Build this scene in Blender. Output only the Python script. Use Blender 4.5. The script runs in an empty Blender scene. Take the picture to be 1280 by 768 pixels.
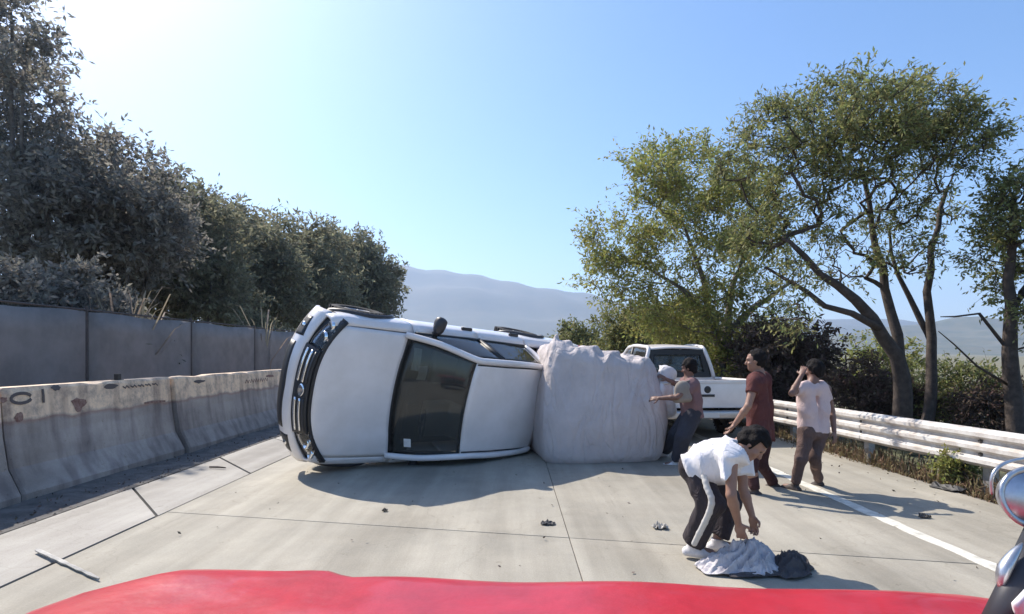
import bpy, bmesh, math, random
import numpy as np
from mathutils import Vector, Matrix

PI = math.pi
R = math.radians
scene = bpy.context.scene
col = scene.collection

# ------------------------------------------------------------------ camera, sky, sun
FOC, CX, HY, CAMH = 700.0, 640.0, 443.0, 1.6
cam_d = bpy.data.cameras.new("dash_camera")
cam = bpy.data.objects.new("dash_camera", cam_d)
col.objects.link(cam)
cam.location = (0, 0, CAMH)
cam.rotation_euler = (R(90), 0, 0)
cam_d.sensor_width = 36.0
cam_d.lens = FOC / 1280 * 36.0
cam_d.shift_y = (HY - 384) / 1280
cam_d.clip_start = 0.05
cam_d.clip_end = 20000
scene.camera = cam

SUN_AZ, SUN_EL = R(48.0), R(47.5)          # azimuth to the left of straight ahead
world = bpy.data.worlds.new("World")
scene.world = world
world.use_nodes = True
wn = world.node_tree
wn.nodes.clear()
sky = wn.nodes.new("ShaderNodeTexSky")
sky.sky_type = 'NISHITA'
sky.sun_disc = False
sky.sun_elevation = SUN_EL
sky.sun_rotation = -SUN_AZ
sky.altitude = 0
sky.air_density = 1.0
sky.dust_density = 1.25
sky.ozone_density = 4.0
bg = wn.nodes.new("ShaderNodeBackground")
bg.inputs["Strength"].default_value = 0.13
wo = wn.nodes.new("ShaderNodeOutputWorld")
sat = wn.nodes.new("ShaderNodeHueSaturation")
sat.inputs["Saturation"].default_value = 1.2
wn.links.new(sky.outputs[0], sat.inputs["Color"])
wn.links.new(sat.outputs[0], bg.inputs[0])
wn.links.new(bg.outputs[0], wo.inputs[0])

sun_d = bpy.data.lights.new("sun", 'SUN')
sun = bpy.data.objects.new("sun", sun_d)
col.objects.link(sun)
sun_d.energy = 4.7
sun_d.angle = R(0.53)
sun_d.color = (1.0, 0.92, 0.81)
to_sun = Vector((-math.sin(SUN_AZ) * math.cos(SUN_EL), math.cos(SUN_AZ) * math.cos(SUN_EL), math.sin(SUN_EL)))
sun.rotation_euler = to_sun.to_track_quat('Z', 'Y').to_euler()
sun.location = (-30, 30, 40)

scene.view_settings.view_transform = 'Standard'
scene.view_settings.look = 'None'
scene.view_settings.exposure = 0.72
scene.view_settings.gamma = 1.0
scene.render.engine = 'CYCLES'
scene.cycles.use_denoising = True
scene.cycles.max_bounces = 8
scene.cycles.transparent_max_bounces = 12
scene.cycles.volume_bounces = 1


def P(px, py, Y):
    """world point seen at a pixel of the 1280-wide photo at distance Y"""
    return np.array([(px - CX) * Y / FOC, Y, CAMH - (py - HY) * Y / FOC])


def G(px, py):
    Y = FOC * CAMH / (py - HY)
    return np.array([(px - CX) * Y / FOC, Y, 0.0])


# ------------------------------------------------------------------ materials
MATS = {}


def mat(name, color, rough=0.6, metal=0.0, var=0.0, vscale=8.0, bump=0.0, bscale=40.0, color2=None,
        coat=0.0, spec=0.5, obj_rand=0.0, island=0.0, trans=0.0, coord='Object', alpha=1.0):
    if name in MATS:
        return MATS[name]
    m = bpy.data.materials.new(name)
    m.use_nodes = True
    nt = m.node_tree
    nd, lk = nt.nodes, nt.links
    bs = nd["Principled BSDF"]
    bs.inputs["Roughness"].default_value = rough
    bs.inputs["Metallic"].default_value = metal
    bs.inputs["Specular IOR Level"].default_value = spec
    if coat:
        bs.inputs["Coat Weight"].default_value = coat
        bs.inputs["Coat Roughness"].default_value = 0.08
    c1 = (*color, 1)
    src = None
    tc = nd.new("ShaderNodeTexCoord")
    if var > 0:
        nz = nd.new("ShaderNodeTexNoise")
        nz.inputs["Scale"].default_value = vscale
        nz.inputs["Detail"].default_value = 6
        nz.inputs["Roughness"].default_value = 0.65
        lk.new(tc.outputs[coord], nz.inputs["Vector"])
        rp = nd.new("ShaderNodeValToRGB")
        c2 = color2 if color2 else tuple(c * (1 - var) for c in color)
        rp.color_ramp.elements[0].position = 0.36
        rp.color_ramp.elements[1].position = 0.64
        rp.color_ramp.elements[0].color = (*c2, 1)
        rp.color_ramp.elements[1].color = c1
        lk.new(nz.outputs["Fac"], rp.inputs["Fac"])
        src = rp.outputs[0]
    if obj_rand or island:
        hs = nd.new("ShaderNodeHueSaturation")
        if src:
            lk.new(src, hs.inputs["Color"])
        else:
            hs.inputs["Color"].default_value = c1
        if island:
            gi = nd.new("ShaderNodeNewGeometry")
            rnd = gi.outputs["Random Per Island"]
            amt = island
        else:
            oi = nd.new("ShaderNodeObjectInfo")
            rnd = oi.outputs["Random"]
            amt = obj_rand
        mr = nd.new("ShaderNodeMapRange")
        mr.inputs["To Min"].default_value = 1 - amt
        mr.inputs["To Max"].default_value = 1 + amt
        lk.new(rnd, mr.inputs["Value"])
        lk.new(mr.outputs[0], hs.inputs["Value"])
        if island:
            mr2 = nd.new("ShaderNodeMapRange")
            mr2.inputs["To Min"].default_value = 0.5 - 0.05 * amt / 0.4
            mr2.inputs["To Max"].default_value = 0.5 + 0.03 * amt / 0.4
            ml = nd.new("ShaderNodeMath")
            ml.operation = 'MULTIPLY_ADD'
            ml.inputs[1].default_value = 7.13
            ml.inputs[2].default_value = 0.3
            fr = nd.new("ShaderNodeMath")
            fr.operation = 'FRACT'
            lk.new(rnd, ml.inputs[0])
            lk.new(ml.outputs[0], fr.inputs[0])
            lk.new(fr.outputs[0], mr2.inputs["Value"])
            lk.new(mr2.outputs[0], hs.inputs["Hue"])
        src = hs.outputs[0]
    if src:
        lk.new(src, bs.inputs["Base Color"])
    else:
        bs.inputs["Base Color"].default_value = c1
    if bump > 0:
        nb = nd.new("ShaderNodeTexNoise")
        nb.inputs["Scale"].default_value = bscale
        nb.inputs["Detail"].default_value = 5
        lk.new(tc.outputs[coord], nb.inputs["Vector"])
        bm_ = nd.new("ShaderNodeBump")
        bm_.inputs["Strength"].default_value = 0.6
        bm_.inputs["Distance"].default_value = bump
        lk.new(nb.outputs["Fac"], bm_.inputs["Height"])
        lk.new(bm_.outputs[0], bs.inputs["Normal"])
    if trans > 0:
        tr = nd.new("ShaderNodeBsdfTranslucent")
        if src:
            lk.new(src, tr.inputs["Color"])
        else:
            tr.inputs["Color"].default_value = c1
        mx = nd.new("ShaderNodeMixShader")
        mx.inputs[0].default_value = trans
        out = nd["Material Output"]
        lk.new(bs.outputs[0], mx.inputs[1])
        lk.new(tr.outputs[0], mx.inputs[2])
        lk.new(mx.outputs[0], out.inputs["Surface"])
    MATS[name] = m
    return m


def glass_mat(name, tint, refl=0.06):
    m = bpy.data.materials.new(name)
    m.use_nodes = True
    nt = m.node_tree
    nd, lk = nt.nodes, nt.links
    nd.remove(nd["Principled BSDF"])
    tr = nd.new("ShaderNodeBsdfTransparent")
    tr.inputs[0].default_value = (*tint, 1)
    gl = nd.new("ShaderNodeBsdfGlossy")
    gl.inputs["Roughness"].default_value = 0.03
    lw = nd.new("ShaderNodeFresnel")
    lw.inputs[0].default_value = 1.5
    df = nd.new("ShaderNodeBsdfDiffuse")
    df.inputs[0].default_value = (0.5, 0.48, 0.44, 1)
    m1 = nd.new("ShaderNodeMixShader")
    m1.inputs[0].default_value = refl          # thin film of road dust
    m2 = nd.new("ShaderNodeMixShader")
    lk.new(tr.outputs[0], m1.inputs[1])
    lk.new(df.outputs[0], m1.inputs[2])
    lk.new(lw.outputs[0], m2.inputs[0])
    lk.new(m1.outputs[0], m2.inputs[1])
    lk.new(gl.outputs[0], m2.inputs[2])
    lk.new(m2.outputs[0], nd["Material Output"].inputs["Surface"])
    return m


def concrete_mat(name, color, dark, stain, scale=1.0, objr=0.05):
    """weathered concrete: large clouds, tyre-wear streaks along Y, grain, fine cracks"""
    m = bpy.data.materials.new(name)
    m.use_nodes = True
    nt = m.node_tree
    nd, lk = nt.nodes, nt.links
    bs = nd["Principled BSDF"]
    bs.inputs["Roughness"].default_value = 0.75
    bs.inputs["Specular IOR Level"].default_value = 0.35
    geo = nd.new("ShaderNodeNewGeometry")

    def noise(sc, det, vec, rough=0.6):
        n = nd.new("ShaderNodeTexNoise")
        n.inputs["Scale"].default_value = sc
        n.inputs["Detail"].default_value = det
        n.inputs["Roughness"].default_value = rough
        lk.new(vec, n.inputs["Vector"])
        return n.outputs["Fac"]

    def ramp(fac, a, b, ca, cb):
        r = nd.new("ShaderNodeValToRGB")
        r.color_ramp.elements[0].position = a
        r.color_ramp.elements[1].position = b
        r.color_ramp.elements[0].color = (*ca, 1)
        r.color_ramp.elements[1].color = (*cb, 1)
        lk.new(fac, r.inputs[0])
        return r.outputs[0]

    def mix(fac, a, b, mode='MULTIPLY'):
        x = nd.new("ShaderNodeMixRGB")
        x.blend_type = mode
        if isinstance(fac, float):
            x.inputs[0].default_value = fac
        else:
            lk.new(fac, x.inputs[0])
        lk.new(a, x.inputs[1])
        lk.new(b, x.inputs[2])
        return x.outputs[0]
    pos = geo.outputs["Position"]
    mp = nd.new("ShaderNodeMapping")
    mp.inputs["Scale"].default_value = (2.2, 0.16, 1)
    lk.new(pos, mp.inputs[0])
    base = ramp(noise(0.9 * scale, 7, pos, 0.7), 0.33, 0.67, dark, color)
    streak = ramp(noise(1.0, 5, mp.outputs[0]), 0.40, 0.62, (0.74, 0.73, 0.71), (1.05, 1.05, 1.04))
    c = mix(0.8, base, streak)
    grain = ramp(noise(70 * scale, 3, pos, 0.7), 0.3, 0.7, (0.86, 0.86, 0.86), (1.10, 1.10, 1.09))
    c = mix(0.8, c, grain)
    oil = ramp(noise(0.42 * scale, 4, pos, 0.55), 0.30, 0.50, (0.80, 0.785, 0.77), (1, 1, 1))
    c = mix(0.9, c, oil)
    mp2 = nd.new("ShaderNodeMapping")
    mp2.inputs["Scale"].default_value = (5.5, 0.35, 1)
    mp2.inputs["Rotation"].default_value = (0, 0, 0.22)
    lk.new(pos, mp2.inputs[0])
    scuff = ramp(noise(1.0, 4, mp2.outputs[0], 0.7), 0.25, 0.36, (0.70, 0.69, 0.68), (1, 1, 1))
    c = mix(0.8, c, scuff)
    spots = ramp(noise(5.5 * scale, 4, pos, 0.75), 0.27, 0.36, stain, (1, 1, 1))
    c = mix(0.9, c, spots)
    vor = nd.new("ShaderNodeTexVoronoi")
    vor.feature = 'DISTANCE_TO_EDGE'
    vor.inputs["Scale"].default_value = 0.55 * scale
    nw = nd.new("ShaderNodeTexNoise")
    nw.inputs["Scale"].default_value = 1.6
    nw.inputs["Detail"].default_value = 5
    lk.new(pos, nw.inputs["Vector"])
    add = nd.new("ShaderNodeMixRGB")
    add.blend_type = 'ADD'
    add.inputs[0].default_value = 0.9
    lk.new(pos, add.inputs[1])
    lk.new(nw.outputs["Color"], add.inputs[2])
    lk.new(add.outputs[0], vor.inputs["Vector"])
    crack = ramp(vor.outputs["Distance"], 0.0, 0.007, (0.62, 0.60, 0.57), (1, 1, 1))
    c = mix(0.28, c, crack)
    hs = nd.new("ShaderNodeHueSaturation")
    oi = nd.new("ShaderNodeObjectInfo")
    mr = nd.new("ShaderNodeMapRange")
    mr.inputs["To Min"].default_value = 1 - objr
    mr.inputs["To Max"].default_value = 1 + objr
    lk.new(oi.outputs["Random"], mr.inputs["Value"])
    lk.new(mr.outputs[0], hs.inputs["Value"])
    lk.new(c, hs.inputs["Color"])
    lk.new(hs.outputs[0], bs.inputs["Base Color"])
    bp = nd.new("ShaderNodeBump")
    bp.inputs["Distance"].default_value = 0.006
    bp.inputs["Strength"].default_value = 0.5
    lk.new(noise(55, 6, pos, 0.7), bp.inputs["Height"])
    lk.new(bp.outputs[0], bs.inputs["Normal"])
    return m


# ------------------------------------------------------------------ mesh helpers
def link(name, me, parent=None, m=None, smooth=False):
    o = bpy.data.objects.new(name, me)
    col.objects.link(o)
    if parent is not None:
        o.parent = parent
    if m is not None:
        for k in (m if isinstance(m, (list, tuple)) else [m]):
            me.materials.append(k)
    if smooth:
        me.polygons.foreach_set("use_smooth", [True] * len(me.polygons))
    return o


def tag(o, label=None, cat=None, group=None, kind=None):
    if label:
        o["label"] = label
    if cat:
        o["category"] = cat
    if group:
        o["group"] = group
    if kind:
        o["kind"] = kind
    return o


def thing(name, label, cat, loc=(0, 0, 0), group=None, rot=(0, 0, 0)):
    o = bpy.data.objects.new(name, None)
    col.objects.link(o)
    o.location = [float(v) for v in loc]
    o.rotation_euler = rot
    o.empty_display_size = 0.3
    return tag(o, label, cat, group)


class MB:
    """collects verts and faces of one mesh object"""

    def __init__(self):
        self.v, self.f, self.mi = [], [], []

    def add(self, vs, fs, mi=0):
        n = len(self.v)
        self.v += [tuple(float(c) for c in p) for p in vs]
        self.f += [tuple(i + n for i in f) for f in fs]
        self.mi += [mi] * len(fs)
        return self

    def box(self, lo, hi, M=None, mi=0):
        x0, y0, z0 = lo
        x1, y1, z1 = hi
        vs = [(x0, y0, z0), (x1, y0, z0), (x1, y1, z0), (x0, y1, z0), (x0, y0, z1), (x1, y0, z1), (x1, y1, z1), (x0, y1, z1)]
        if M is not None:
            vs = [tuple(M @ Vector(p)) for p in vs]
        return self.add(vs, [(0, 3, 2, 1), (4, 5, 6, 7), (0, 1, 5, 4), (1, 2, 6, 5), (2, 3, 7, 6), (3, 0, 4, 7)], mi)

    def grid(self, A, mi=0):
        """open grid (n,m,3)"""
        n, m_ = A.shape[:2]
        fs = [(i * m_ + j, (i + 1) * m_ + j, (i + 1) * m_ + j + 1, i * m_ + j + 1) for i in range(n - 1) for j in range(m_ - 1)]
        return self.add(A.reshape(-1, 3), fs, mi)

    def slab(self, A, t, mi=0):
        """closed slab: a grid with thickness t along minus its own normals"""
        A = np.asarray(A, float)
        du = np.gradient(A, axis=0)
        dv = np.gradient(A, axis=1)
        N = np.cross(du, dv)
        N /= (np.linalg.norm(N, axis=2, keepdims=True) + 1e-12)
        B = A - N * t
        n, m_ = A.shape[:2]
        o = n * m_
        fs = []
        for i in range(n - 1):
            for j in range(m_ - 1):
                a, b, c, d = i * m_ + j, (i + 1) * m_ + j, (i + 1) * m_ + j + 1, i * m_ + j + 1
                fs.append((a, b, c, d))
                fs.append((a + o, d + o, c + o, b + o))
        ring = [(i * m_, (i + 1) * m_) for i in range(n - 1)] + [((n - 1) * m_ + j, (n - 1) * m_ + j + 1) for j in range(m_ - 1)] \
            + [((i + 1) * m_ + m_ - 1, i * m_ + m_ - 1) for i in range(n - 1)] + [(j + 1, j) for j in range(m_ - 1)]
        for a, b in ring:
            fs.append((b, a, a + o, b + o))
        return self.add(np.concatenate([A.reshape(-1, 3), B.reshape(-1, 3)]), fs, mi)

    def tube(self, pts, rs, seg=8, caps=True, flat=None, mi=0):
        pts = np.asarray(pts, float)
        if np.isscalar(rs):
            rs = [rs] * len(pts)
        n = len(pts)
        T = np.gradient(pts, axis=0)
        T /= np.linalg.norm(T, axis=1, keepdims=True) + 1e-12
        up = np.array([0, 0, 1.0]) if abs(T[0][2]) < 0.9 else np.array([1.0, 0, 0])
        vs = []
        u = np.cross(up, T[0])
        u /= np.linalg.norm(u)
        for i in range(n):
            u = u - T[i] * (u @ T[i])
            u /= np.linalg.norm(u) + 1e-12
            w = np.cross(T[i], u)
            for k in range(seg):
                a = 2 * PI * k / seg
                q = (math.cos(a), math.sin(a) * (flat or 1))
                vs.append(pts[i] + rs[i] * (q[0] * u + q[1] * w))
        fs = [(i * seg + k, i * seg + (k + 1) % seg, (i + 1) * seg + (k + 1) % seg, (i + 1) * seg + k) for i in range(n - 1) for k in range(seg)]
        if caps:
            fs.append(tuple(range(seg))[::-1])
            fs.append(tuple((n - 1) * seg + k for k in range(seg)))
        return self.add(vs, fs, mi)

    def lathe(self, prof, seg=24, M=None, mi=0):
        """profile [(r, h)] around local Z, closed if ends at r=0"""
        vs = []
        for r, h in prof:
            for k in range(seg):
                a = 2 * PI * k / seg
                p = Vector((r * math.cos(a), r * math.sin(a), h))
                vs.append(tuple(M @ p) if M is not None else tuple(p))
        n = len(prof)
        fs = [(i * seg + k, i * seg + (k + 1) % seg, (i + 1) * seg + (k + 1) % seg, (i + 1) * seg + k) for i in range(n - 1) for k in range(seg)]
        return self.add(vs, fs, mi)

    def build(self, name, m, parent=None, smooth=False, scale=None, clean=True, bevel=0.0):
        me = bpy.data.meshes.new(name)
        v = self.v
        if scale is not None:
            v = [(a * scale[0], b * scale[1], c * scale[2]) for a, b, c in v]
        me.from_pydata(v, [], self.f)
        mi = self.mi
        if clean or bevel:
            me.polygons.foreach_set("material_index", mi)
            bm = bmesh.new()
            bm.from_mesh(me)
            bmesh.ops.remove_doubles(bm, verts=bm.verts, dist=1e-5)
            bmesh.ops.recalc_face_normals(bm, faces=bm.faces)
            if bevel:
                bmesh.ops.bevel(bm, geom=[e for e in bm.edges if len(e.link_faces) == 2 and e.calc_face_angle(0) > 0.6], offset=bevel, segments=2, affect='EDGES', profile=0.6)
            bm.to_mesh(me)
            bm.free()
        else:
            me.polygons.foreach_set("material_index", mi)
        return link(name, me, parent, m, smooth)


def np_mesh(name, V, F, m, parent=None, smooth=False):
    """fast mesh from numpy arrays, all faces with the same number of corners"""
    me = bpy.data.meshes.new(name)
    k = F.shape[1]
    me.vertices.add(len(V))
    me.vertices.foreach_set("co", V.astype(np.float32).ravel())
    me.loops.add(F.size)
    me.loops.foreach_set("vertex_index", F.astype(np.int32).ravel())
    me.polygons.add(len(F))
    me.polygons.foreach_set("loop_start", np.arange(0, F.size, k, dtype=np.int32))
    me.polygons.foreach_set("loop_total", np.full(len(F), k, dtype=np.int32))
    me.update(calc_edges=True)
    me.validate()
    return link(name, me, parent, m, smooth)


def copy_tree(o, parent=None):
    c = o.copy()
    col.objects.link(c)
    c.parent = parent
    for ch in o.children:
        copy_tree(ch, c)
    return c


# ------------------------------------------------------------------ implicit surfaces
def wave_noise(rs, n=10, f0=1.0, f1=3.0):
    K = rs.normal(size=(n, 3))
    K /= np.linalg.norm(K, axis=1, keepdims=True)
    K *= rs.uniform(f0, f1, (n, 1)) * 2 * PI
    ph = rs.uniform(0, 2 * PI, n)

    def fn(X, Y, Z):
        s = 0
        for k, p in zip(K, ph):
            s = s + np.sin(k[0] * X + k[1] * Y + k[2] * Z + p)
        return s / math.sqrt(n)
    return fn


class SDF:
    def __init__(self, h):
        self.h = h
        self.pr = []
        self.post = []

    def cap(self, a, b, ra, rb, k=0.02, clip_a=False, clip_b=False):
        a, b = np.asarray(a, float), np.asarray(b, float)
        d = b - a
        L2 = d @ d + 1e-12
        L = math.sqrt(L2)

        def fn(X, Y, Z):
            t0 = ((X - a[0]) * d[0] + (Y - a[1]) * d[1] + (Z - a[2]) * d[2]) / L2
            t = np.clip(t0, 0, 1)
            D = np.sqrt((X - a[0] - t * d[0]) ** 2 + (Y - a[1] - t * d[1]) ** 2 + (Z - a[2] - t * d[2]) ** 2) - (ra + (rb - ra) * t)
            if clip_b:
                D = np.maximum(D, (t0 - 1) * L)
            if clip_a:
                D = np.maximum(D, -t0 * L)
            return D
        r = max(ra, rb)
        self.pr.append((fn, np.minimum(a, b) - r, np.maximum(a, b) + r, k))
        return self

    def ell(self, c, rad, M=None, k=0.02):
        c = np.asarray(c, float)
        rad = np.asarray(rad, float)
        M = np.eye(3) if M is None else np.asarray(M, float)      # rows: local axes

        def fn(X, Y, Z):
            q = [M[i][0] * (X - c[0]) + M[i][1] * (Y - c[1]) + M[i][2] * (Z - c[2]) for i in range(3)]
            k0 = np.sqrt(sum((q[i] / rad[i]) ** 2 for i in range(3)))
            k1 = np.sqrt(sum((q[i] / rad[i] ** 2) ** 2 for i in range(3))) + 1e-9
            return k0 * (k0 - 1) / k1
        r = max(rad)
        self.pr.append((fn, c - r, c + r, k))
        return self

    def fnp(self, fn, lo, hi, k=0.02):
        self.pr.append((fn, np.asarray(lo, float), np.asarray(hi, float), k))
        return self

    def mesh(self):
        h = self.h
        pad = 0.05 + 3 * h
        lo = np.min([p[1] for p in self.pr], axis=0) - pad
        hi = np.max([p[2] for p in self.pr], axis=0) + pad
        n = np.ceil((hi - lo) / h).astype(int) + 1
        F = np.full(n, 0.2, np.float32)
        ax = [lo[i] + h * np.arange(n[i]) for i in range(3)]
        for fn, a, b, k in self.pr:
            i0 = np.maximum(((a - pad - lo) / h).astype(int), 0)
            i1 = np.minimum(np.ceil((b + pad - lo) / h).astype(int) + 1, n)
            sl = tuple(slice(i0[i], i1[i]) for i in range(3))
            X, Y, Z = np.meshgrid(ax[0][sl[0]], ax[1][sl[1]], ax[2][sl[2]], indexing='ij', sparse=True)
            D = np.broadcast_to(fn(X, Y, Z), F[sl].shape).astype(np.float32)
            A = F[sl]
            hh = np.maximum(k - np.abs(A - D), 0) / k
            F[sl] = np.minimum(A, D) - hh * hh * k * 0.25
        X, Y, Z = np.meshgrid(*ax, indexing='ij', sparse=True)
        for fn in self.post:
            F = fn(F, X, Y, Z)
        F[0] = F[-1] = 1
        F[:, 0] = F[:, -1] = 1
        F[:, :, 0] = F[:, :, -1] = 1
        return surface_nets(F, lo, h)


def surface_nets(F, lo, h):
    S = F < 0
    n = np.array(F.shape)
    c = n - 1
    cnt = np.zeros(c, np.int8)
    pos = np.zeros((*c, 3), np.float32)
    corners = [(i, j, k) for i in (0, 1) for j in (0, 1) for k in (0, 1)]

    def cs(o):
        return tuple(slice(o[i], o[i] + c[i]) for i in range(3))
    for a in corners:
        for axis in range(3):
            if a[axis]:
                continue
            b = list(a)
            b[axis] = 1
            fa, fb = F[cs(a)], F[cs(b)]
            cr = S[cs(a)] != S[cs(b)]
            t = np.where(cr, fa / (fa - fb + np.where(fa == fb, 1e-9, 0)), 0)
            cnt += cr
            for i in range(3):
                pos[..., i] += np.where(cr, a[i] + (t if i == axis else 0), 0)
    act = cnt > 0
    idx = np.full(c, -1, np.int64)
    idx[act] = np.arange(act.sum())
    base = np.argwhere(act)
    V = lo + h * (base + pos[act] / cnt[act][:, None])
    faces = []
    for axis in range(3):
        u, v = (axis + 1) % 3, (axis + 2) % 3
        s0 = [slice(None)] * 3
        s1 = [slice(None)] * 3
        s0[axis] = slice(0, n[axis] - 1)
        s1[axis] = slice(1, n[axis])
        cr = S[tuple(s0)] != S[tuple(s1)]
        inside = S[tuple(s0)]
        E = np.argwhere(cr)
        ok = (E[:, u] > 0) & (E[:, v] > 0) & (E[:, u] < c[u]) & (E[:, v] < c[v])
        E = E[ok]
        fl = inside[tuple(E.T)]

        def at(du, dv):
            q = E.copy()
            q[:, u] -= du
            q[:, v] -= dv
            return idx[tuple(q.T)]
        a, b, d, e = at(1, 1), at(0, 1), at(0, 0), at(1, 0)
        q = np.stack([a, b, d, e], 1)
        q[~fl] = q[~fl][:, ::-1]
        faces.append(q)
    return V, np.concatenate(faces)


def sdf_obj(name, sd, m, parent=None, spots=None):
    V, Fc = sd.mesh()
    o = np_mesh(name, V, Fc, m, parent, True)
    if spots:                                   # [(centre, radius, material index)]
        me = o.data
        cen = V[Fc].mean(1)
        mi = np.zeros(len(Fc), np.int32)
        for c, r, k in spots:
            mi[np.linalg.norm(cen - np.asarray(c), axis=1) < r] = k
        if len(me.polygons) == len(mi):
            me.polygons.foreach_set("material_index", mi)
    return o


def unit(v):
    v = np.asarray(v, float)
    return v / (np.linalg.norm(v) + 1e-12)


def curve_pts(ctrl, n):
    """Catmull-Rom through control points"""
    c = np.asarray(ctrl, float)
    c = np.vstack([2 * c[0] - c[1], c, 2 * c[-1] - c[-2]])
    out = []
    segs = len(c) - 3
    for s in np.linspace(0, segs - 1e-6, n):
        i = int(s)
        t = s - i
        p0, p1, p2, p3 = c[i:i + 4]
        out.append(0.5 * (2 * p1 + (p2 - p0) * t + (2 * p0 - 5 * p1 + 4 * p2 - p3) * t * t + (3 * p1 - p0 - 3 * p2 + p3) * t ** 3))
    return np.array(out)

# ================================================================== SETTING
rs = np.random.RandomState(7)
M_ground = mat("dry_earth", (0.20, 0.17, 0.11), 0.95, var=0.45, vscale=0.35, bump=0.05, bscale=6, color2=(0.10, 0.105, 0.055))
M_slab = concrete_mat("lane_concrete", (0.415, 0.382, 0.318), (0.31, 0.29, 0.245), (0.60, 0.57, 0.53))
M_gutter = concrete_mat("gutter_concrete", (0.39, 0.37, 0.335), (0.315, 0.295, 0.268), (0.62, 0.6, 0.56), 1.3, 0.07)
M_joint = mat("joint_filler", (0.15, 0.135, 0.12), 0.95)
M_joint_dark = mat("gutter_joint_filler", (0.04, 0.037, 0.035), 0.95)
M_verge = mat("verge_dirt", (0.15, 0.14, 0.13), 0.95, var=0.5, vscale=5, bump=0.02, bscale=30)
M_white_line = mat("road_paint", (0.74, 0.72, 0.64), 0.7, var=0.45, vscale=9, color2=(0.45, 0.43, 0.37), bump=0.002, bscale=60)

# the ground: one sheet to the horizon, gently uneven away from the road
gx = np.concatenate([-np.geomspace(3800, 9, 34), np.linspace(-8, 8, 9), np.geomspace(9, 3800, 34)])
gy = np.concatenate([-np.geomspace(900, 12, 14), np.linspace(-10, 30, 11), np.geomspace(34, 3800, 36)])
GX, GY = np.meshgrid(gx, gy, indexing='ij')
far = np.clip((np.abs(GX) - 7) / 20, 0, 1)
GZ = -0.13 + far * (0.25 * np.sin(GX * 0.21 + 1) * np.sin(GY * 0.17) + np.clip(np.hypot(GX, GY) - 60, 0, 900) * 0.004 * np.sin(GX * 0.013 + 2) * np.sin(GY * 0.011))
mb = MB()
mb.grid(np.stack([GX, GY, GZ], 2))
tag(mb.build("ground", M_ground, smooth=True), kind='structure')

# the road bed and its cast slabs
mb = MB()
mb.box((-3.52, -6, -0.12), (5.22, 70, -0.012))
road = tag(mb.build("road", M_joint), kind='structure')


def slab_mesh(name, m, w, ln, skew, th, gap, edge=0.0, seed=0):
    r_ = np.random.RandomState(seed)
    n = 9
    gx_ = min(gap, 0.005)
    a = np.linspace(0, 1, n)
    A = np.zeros((n, n, 3))
    for i in range(n):
        for j in range(n):
            x = gx_ + a[i] * (w - 2 * gx_)
            y = gap * .5 + a[j] * (ln - gap) + skew * x
            A[i, j] = (x, y, 0)
    A[..., 0] += (np.abs(np.arange(n) - (n - 1)) == 0)[:, None] * edge * r_.uniform(-1, 0.3, (1, n))
    mb = MB()
    mb.slab(A, th)
    o = mb.build(name, m, bevel=0.004)
    return o


LEN = 4.5
for lane, (x0, w, edge) in enumerate(((-3.5, 4.0, 0.0), (0.5, 4.7, 0.06))):
    first = None
    for k in range(-2, 14):
        if first is None:
            o = slab_mesh("slab", M_slab, w, LEN, -0.2, 0.08, 0.004, edge, lane)
            first = o
        else:
            o = first.copy()
            col.objects.link(o)
        o.parent = road
        o.location = (x0, 4.98 - 0.2 * x0 + k * LEN, rs.uniform(-0.002, 0.002))
        o.rotation_euler = (0, rs.uniform(-0.0006, 0.0006), 0)

mb = MB()
mb.box((-4.58, -6, -0.12), (-3.53, 70, -0.035))
gutter = tag(mb.build("gutter", M_joint_dark), kind='structure')
first = None
for k in range(-4, 28):
    if first is None:
        o = first = slab_mesh("gutter_slab", M_gutter, 1.0, 2.0, -1.12, 0.06, 0.045)
    else:
        o = first.copy()
        col.objects.link(o)
    o.parent = gutter
    o.location = (-4.55 , 6.72 + 2.0 * k, -0.006 + rs.uniform(-0.004, 0.004))
    o.rotation_euler = (0, 0.012 + rs.uniform(-0.004, 0.004), 0)

mb = MB()
a = np.zeros((4, 60, 3))
for i, x in enumerate((-8.0, -6.2, -5.3, -4.565)):
    for j, y in enumerate(np.linspace(-6, 60, 60)):
        a[i, j] = (x, y, -0.004 + (rs.uniform(0, 0.05) if i in (1, 2) else 0))
mb.slab(a, 0.2)
tag(mb.build("verge", M_verge, smooth=False), kind='structure')

# edge line, worn, right of the lane
mb = MB()
for y0 in np.arange(2.2, 40, 1.5):
    n = 12
    A = np.zeros((2, n, 3))
    for j, t in enumerate(np.linspace(0, 1.5, n)):
        xc = 3.62 + 0.02 * math.sin((y0 + t) * 0.7)
        A[0, j] = (xc - 0.065 + rs.uniform(-0.014, 0.012), y0 + t, 0.004)
        A[1, j] = (xc + 0.065 + rs.uniform(-0.012, 0.014), y0 + t, 0.004)
    mb.slab(A, 0.003)
tag(mb.build("edge_line", M_white_line), kind='structure')

# mountains and hills
M_mtn = mat("mountain_scrub", (0.07, 0.075, 0.055), 1.0, var=0.5, vscale=0.006, color2=(0.11, 0.10, 0.07))
M_hill = mat("hill_scrub", (0.06, 0.07, 0.04), 1.0, var=0.5, vscale=0.02, color2=(0.12, 0.11, 0.07))


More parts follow.
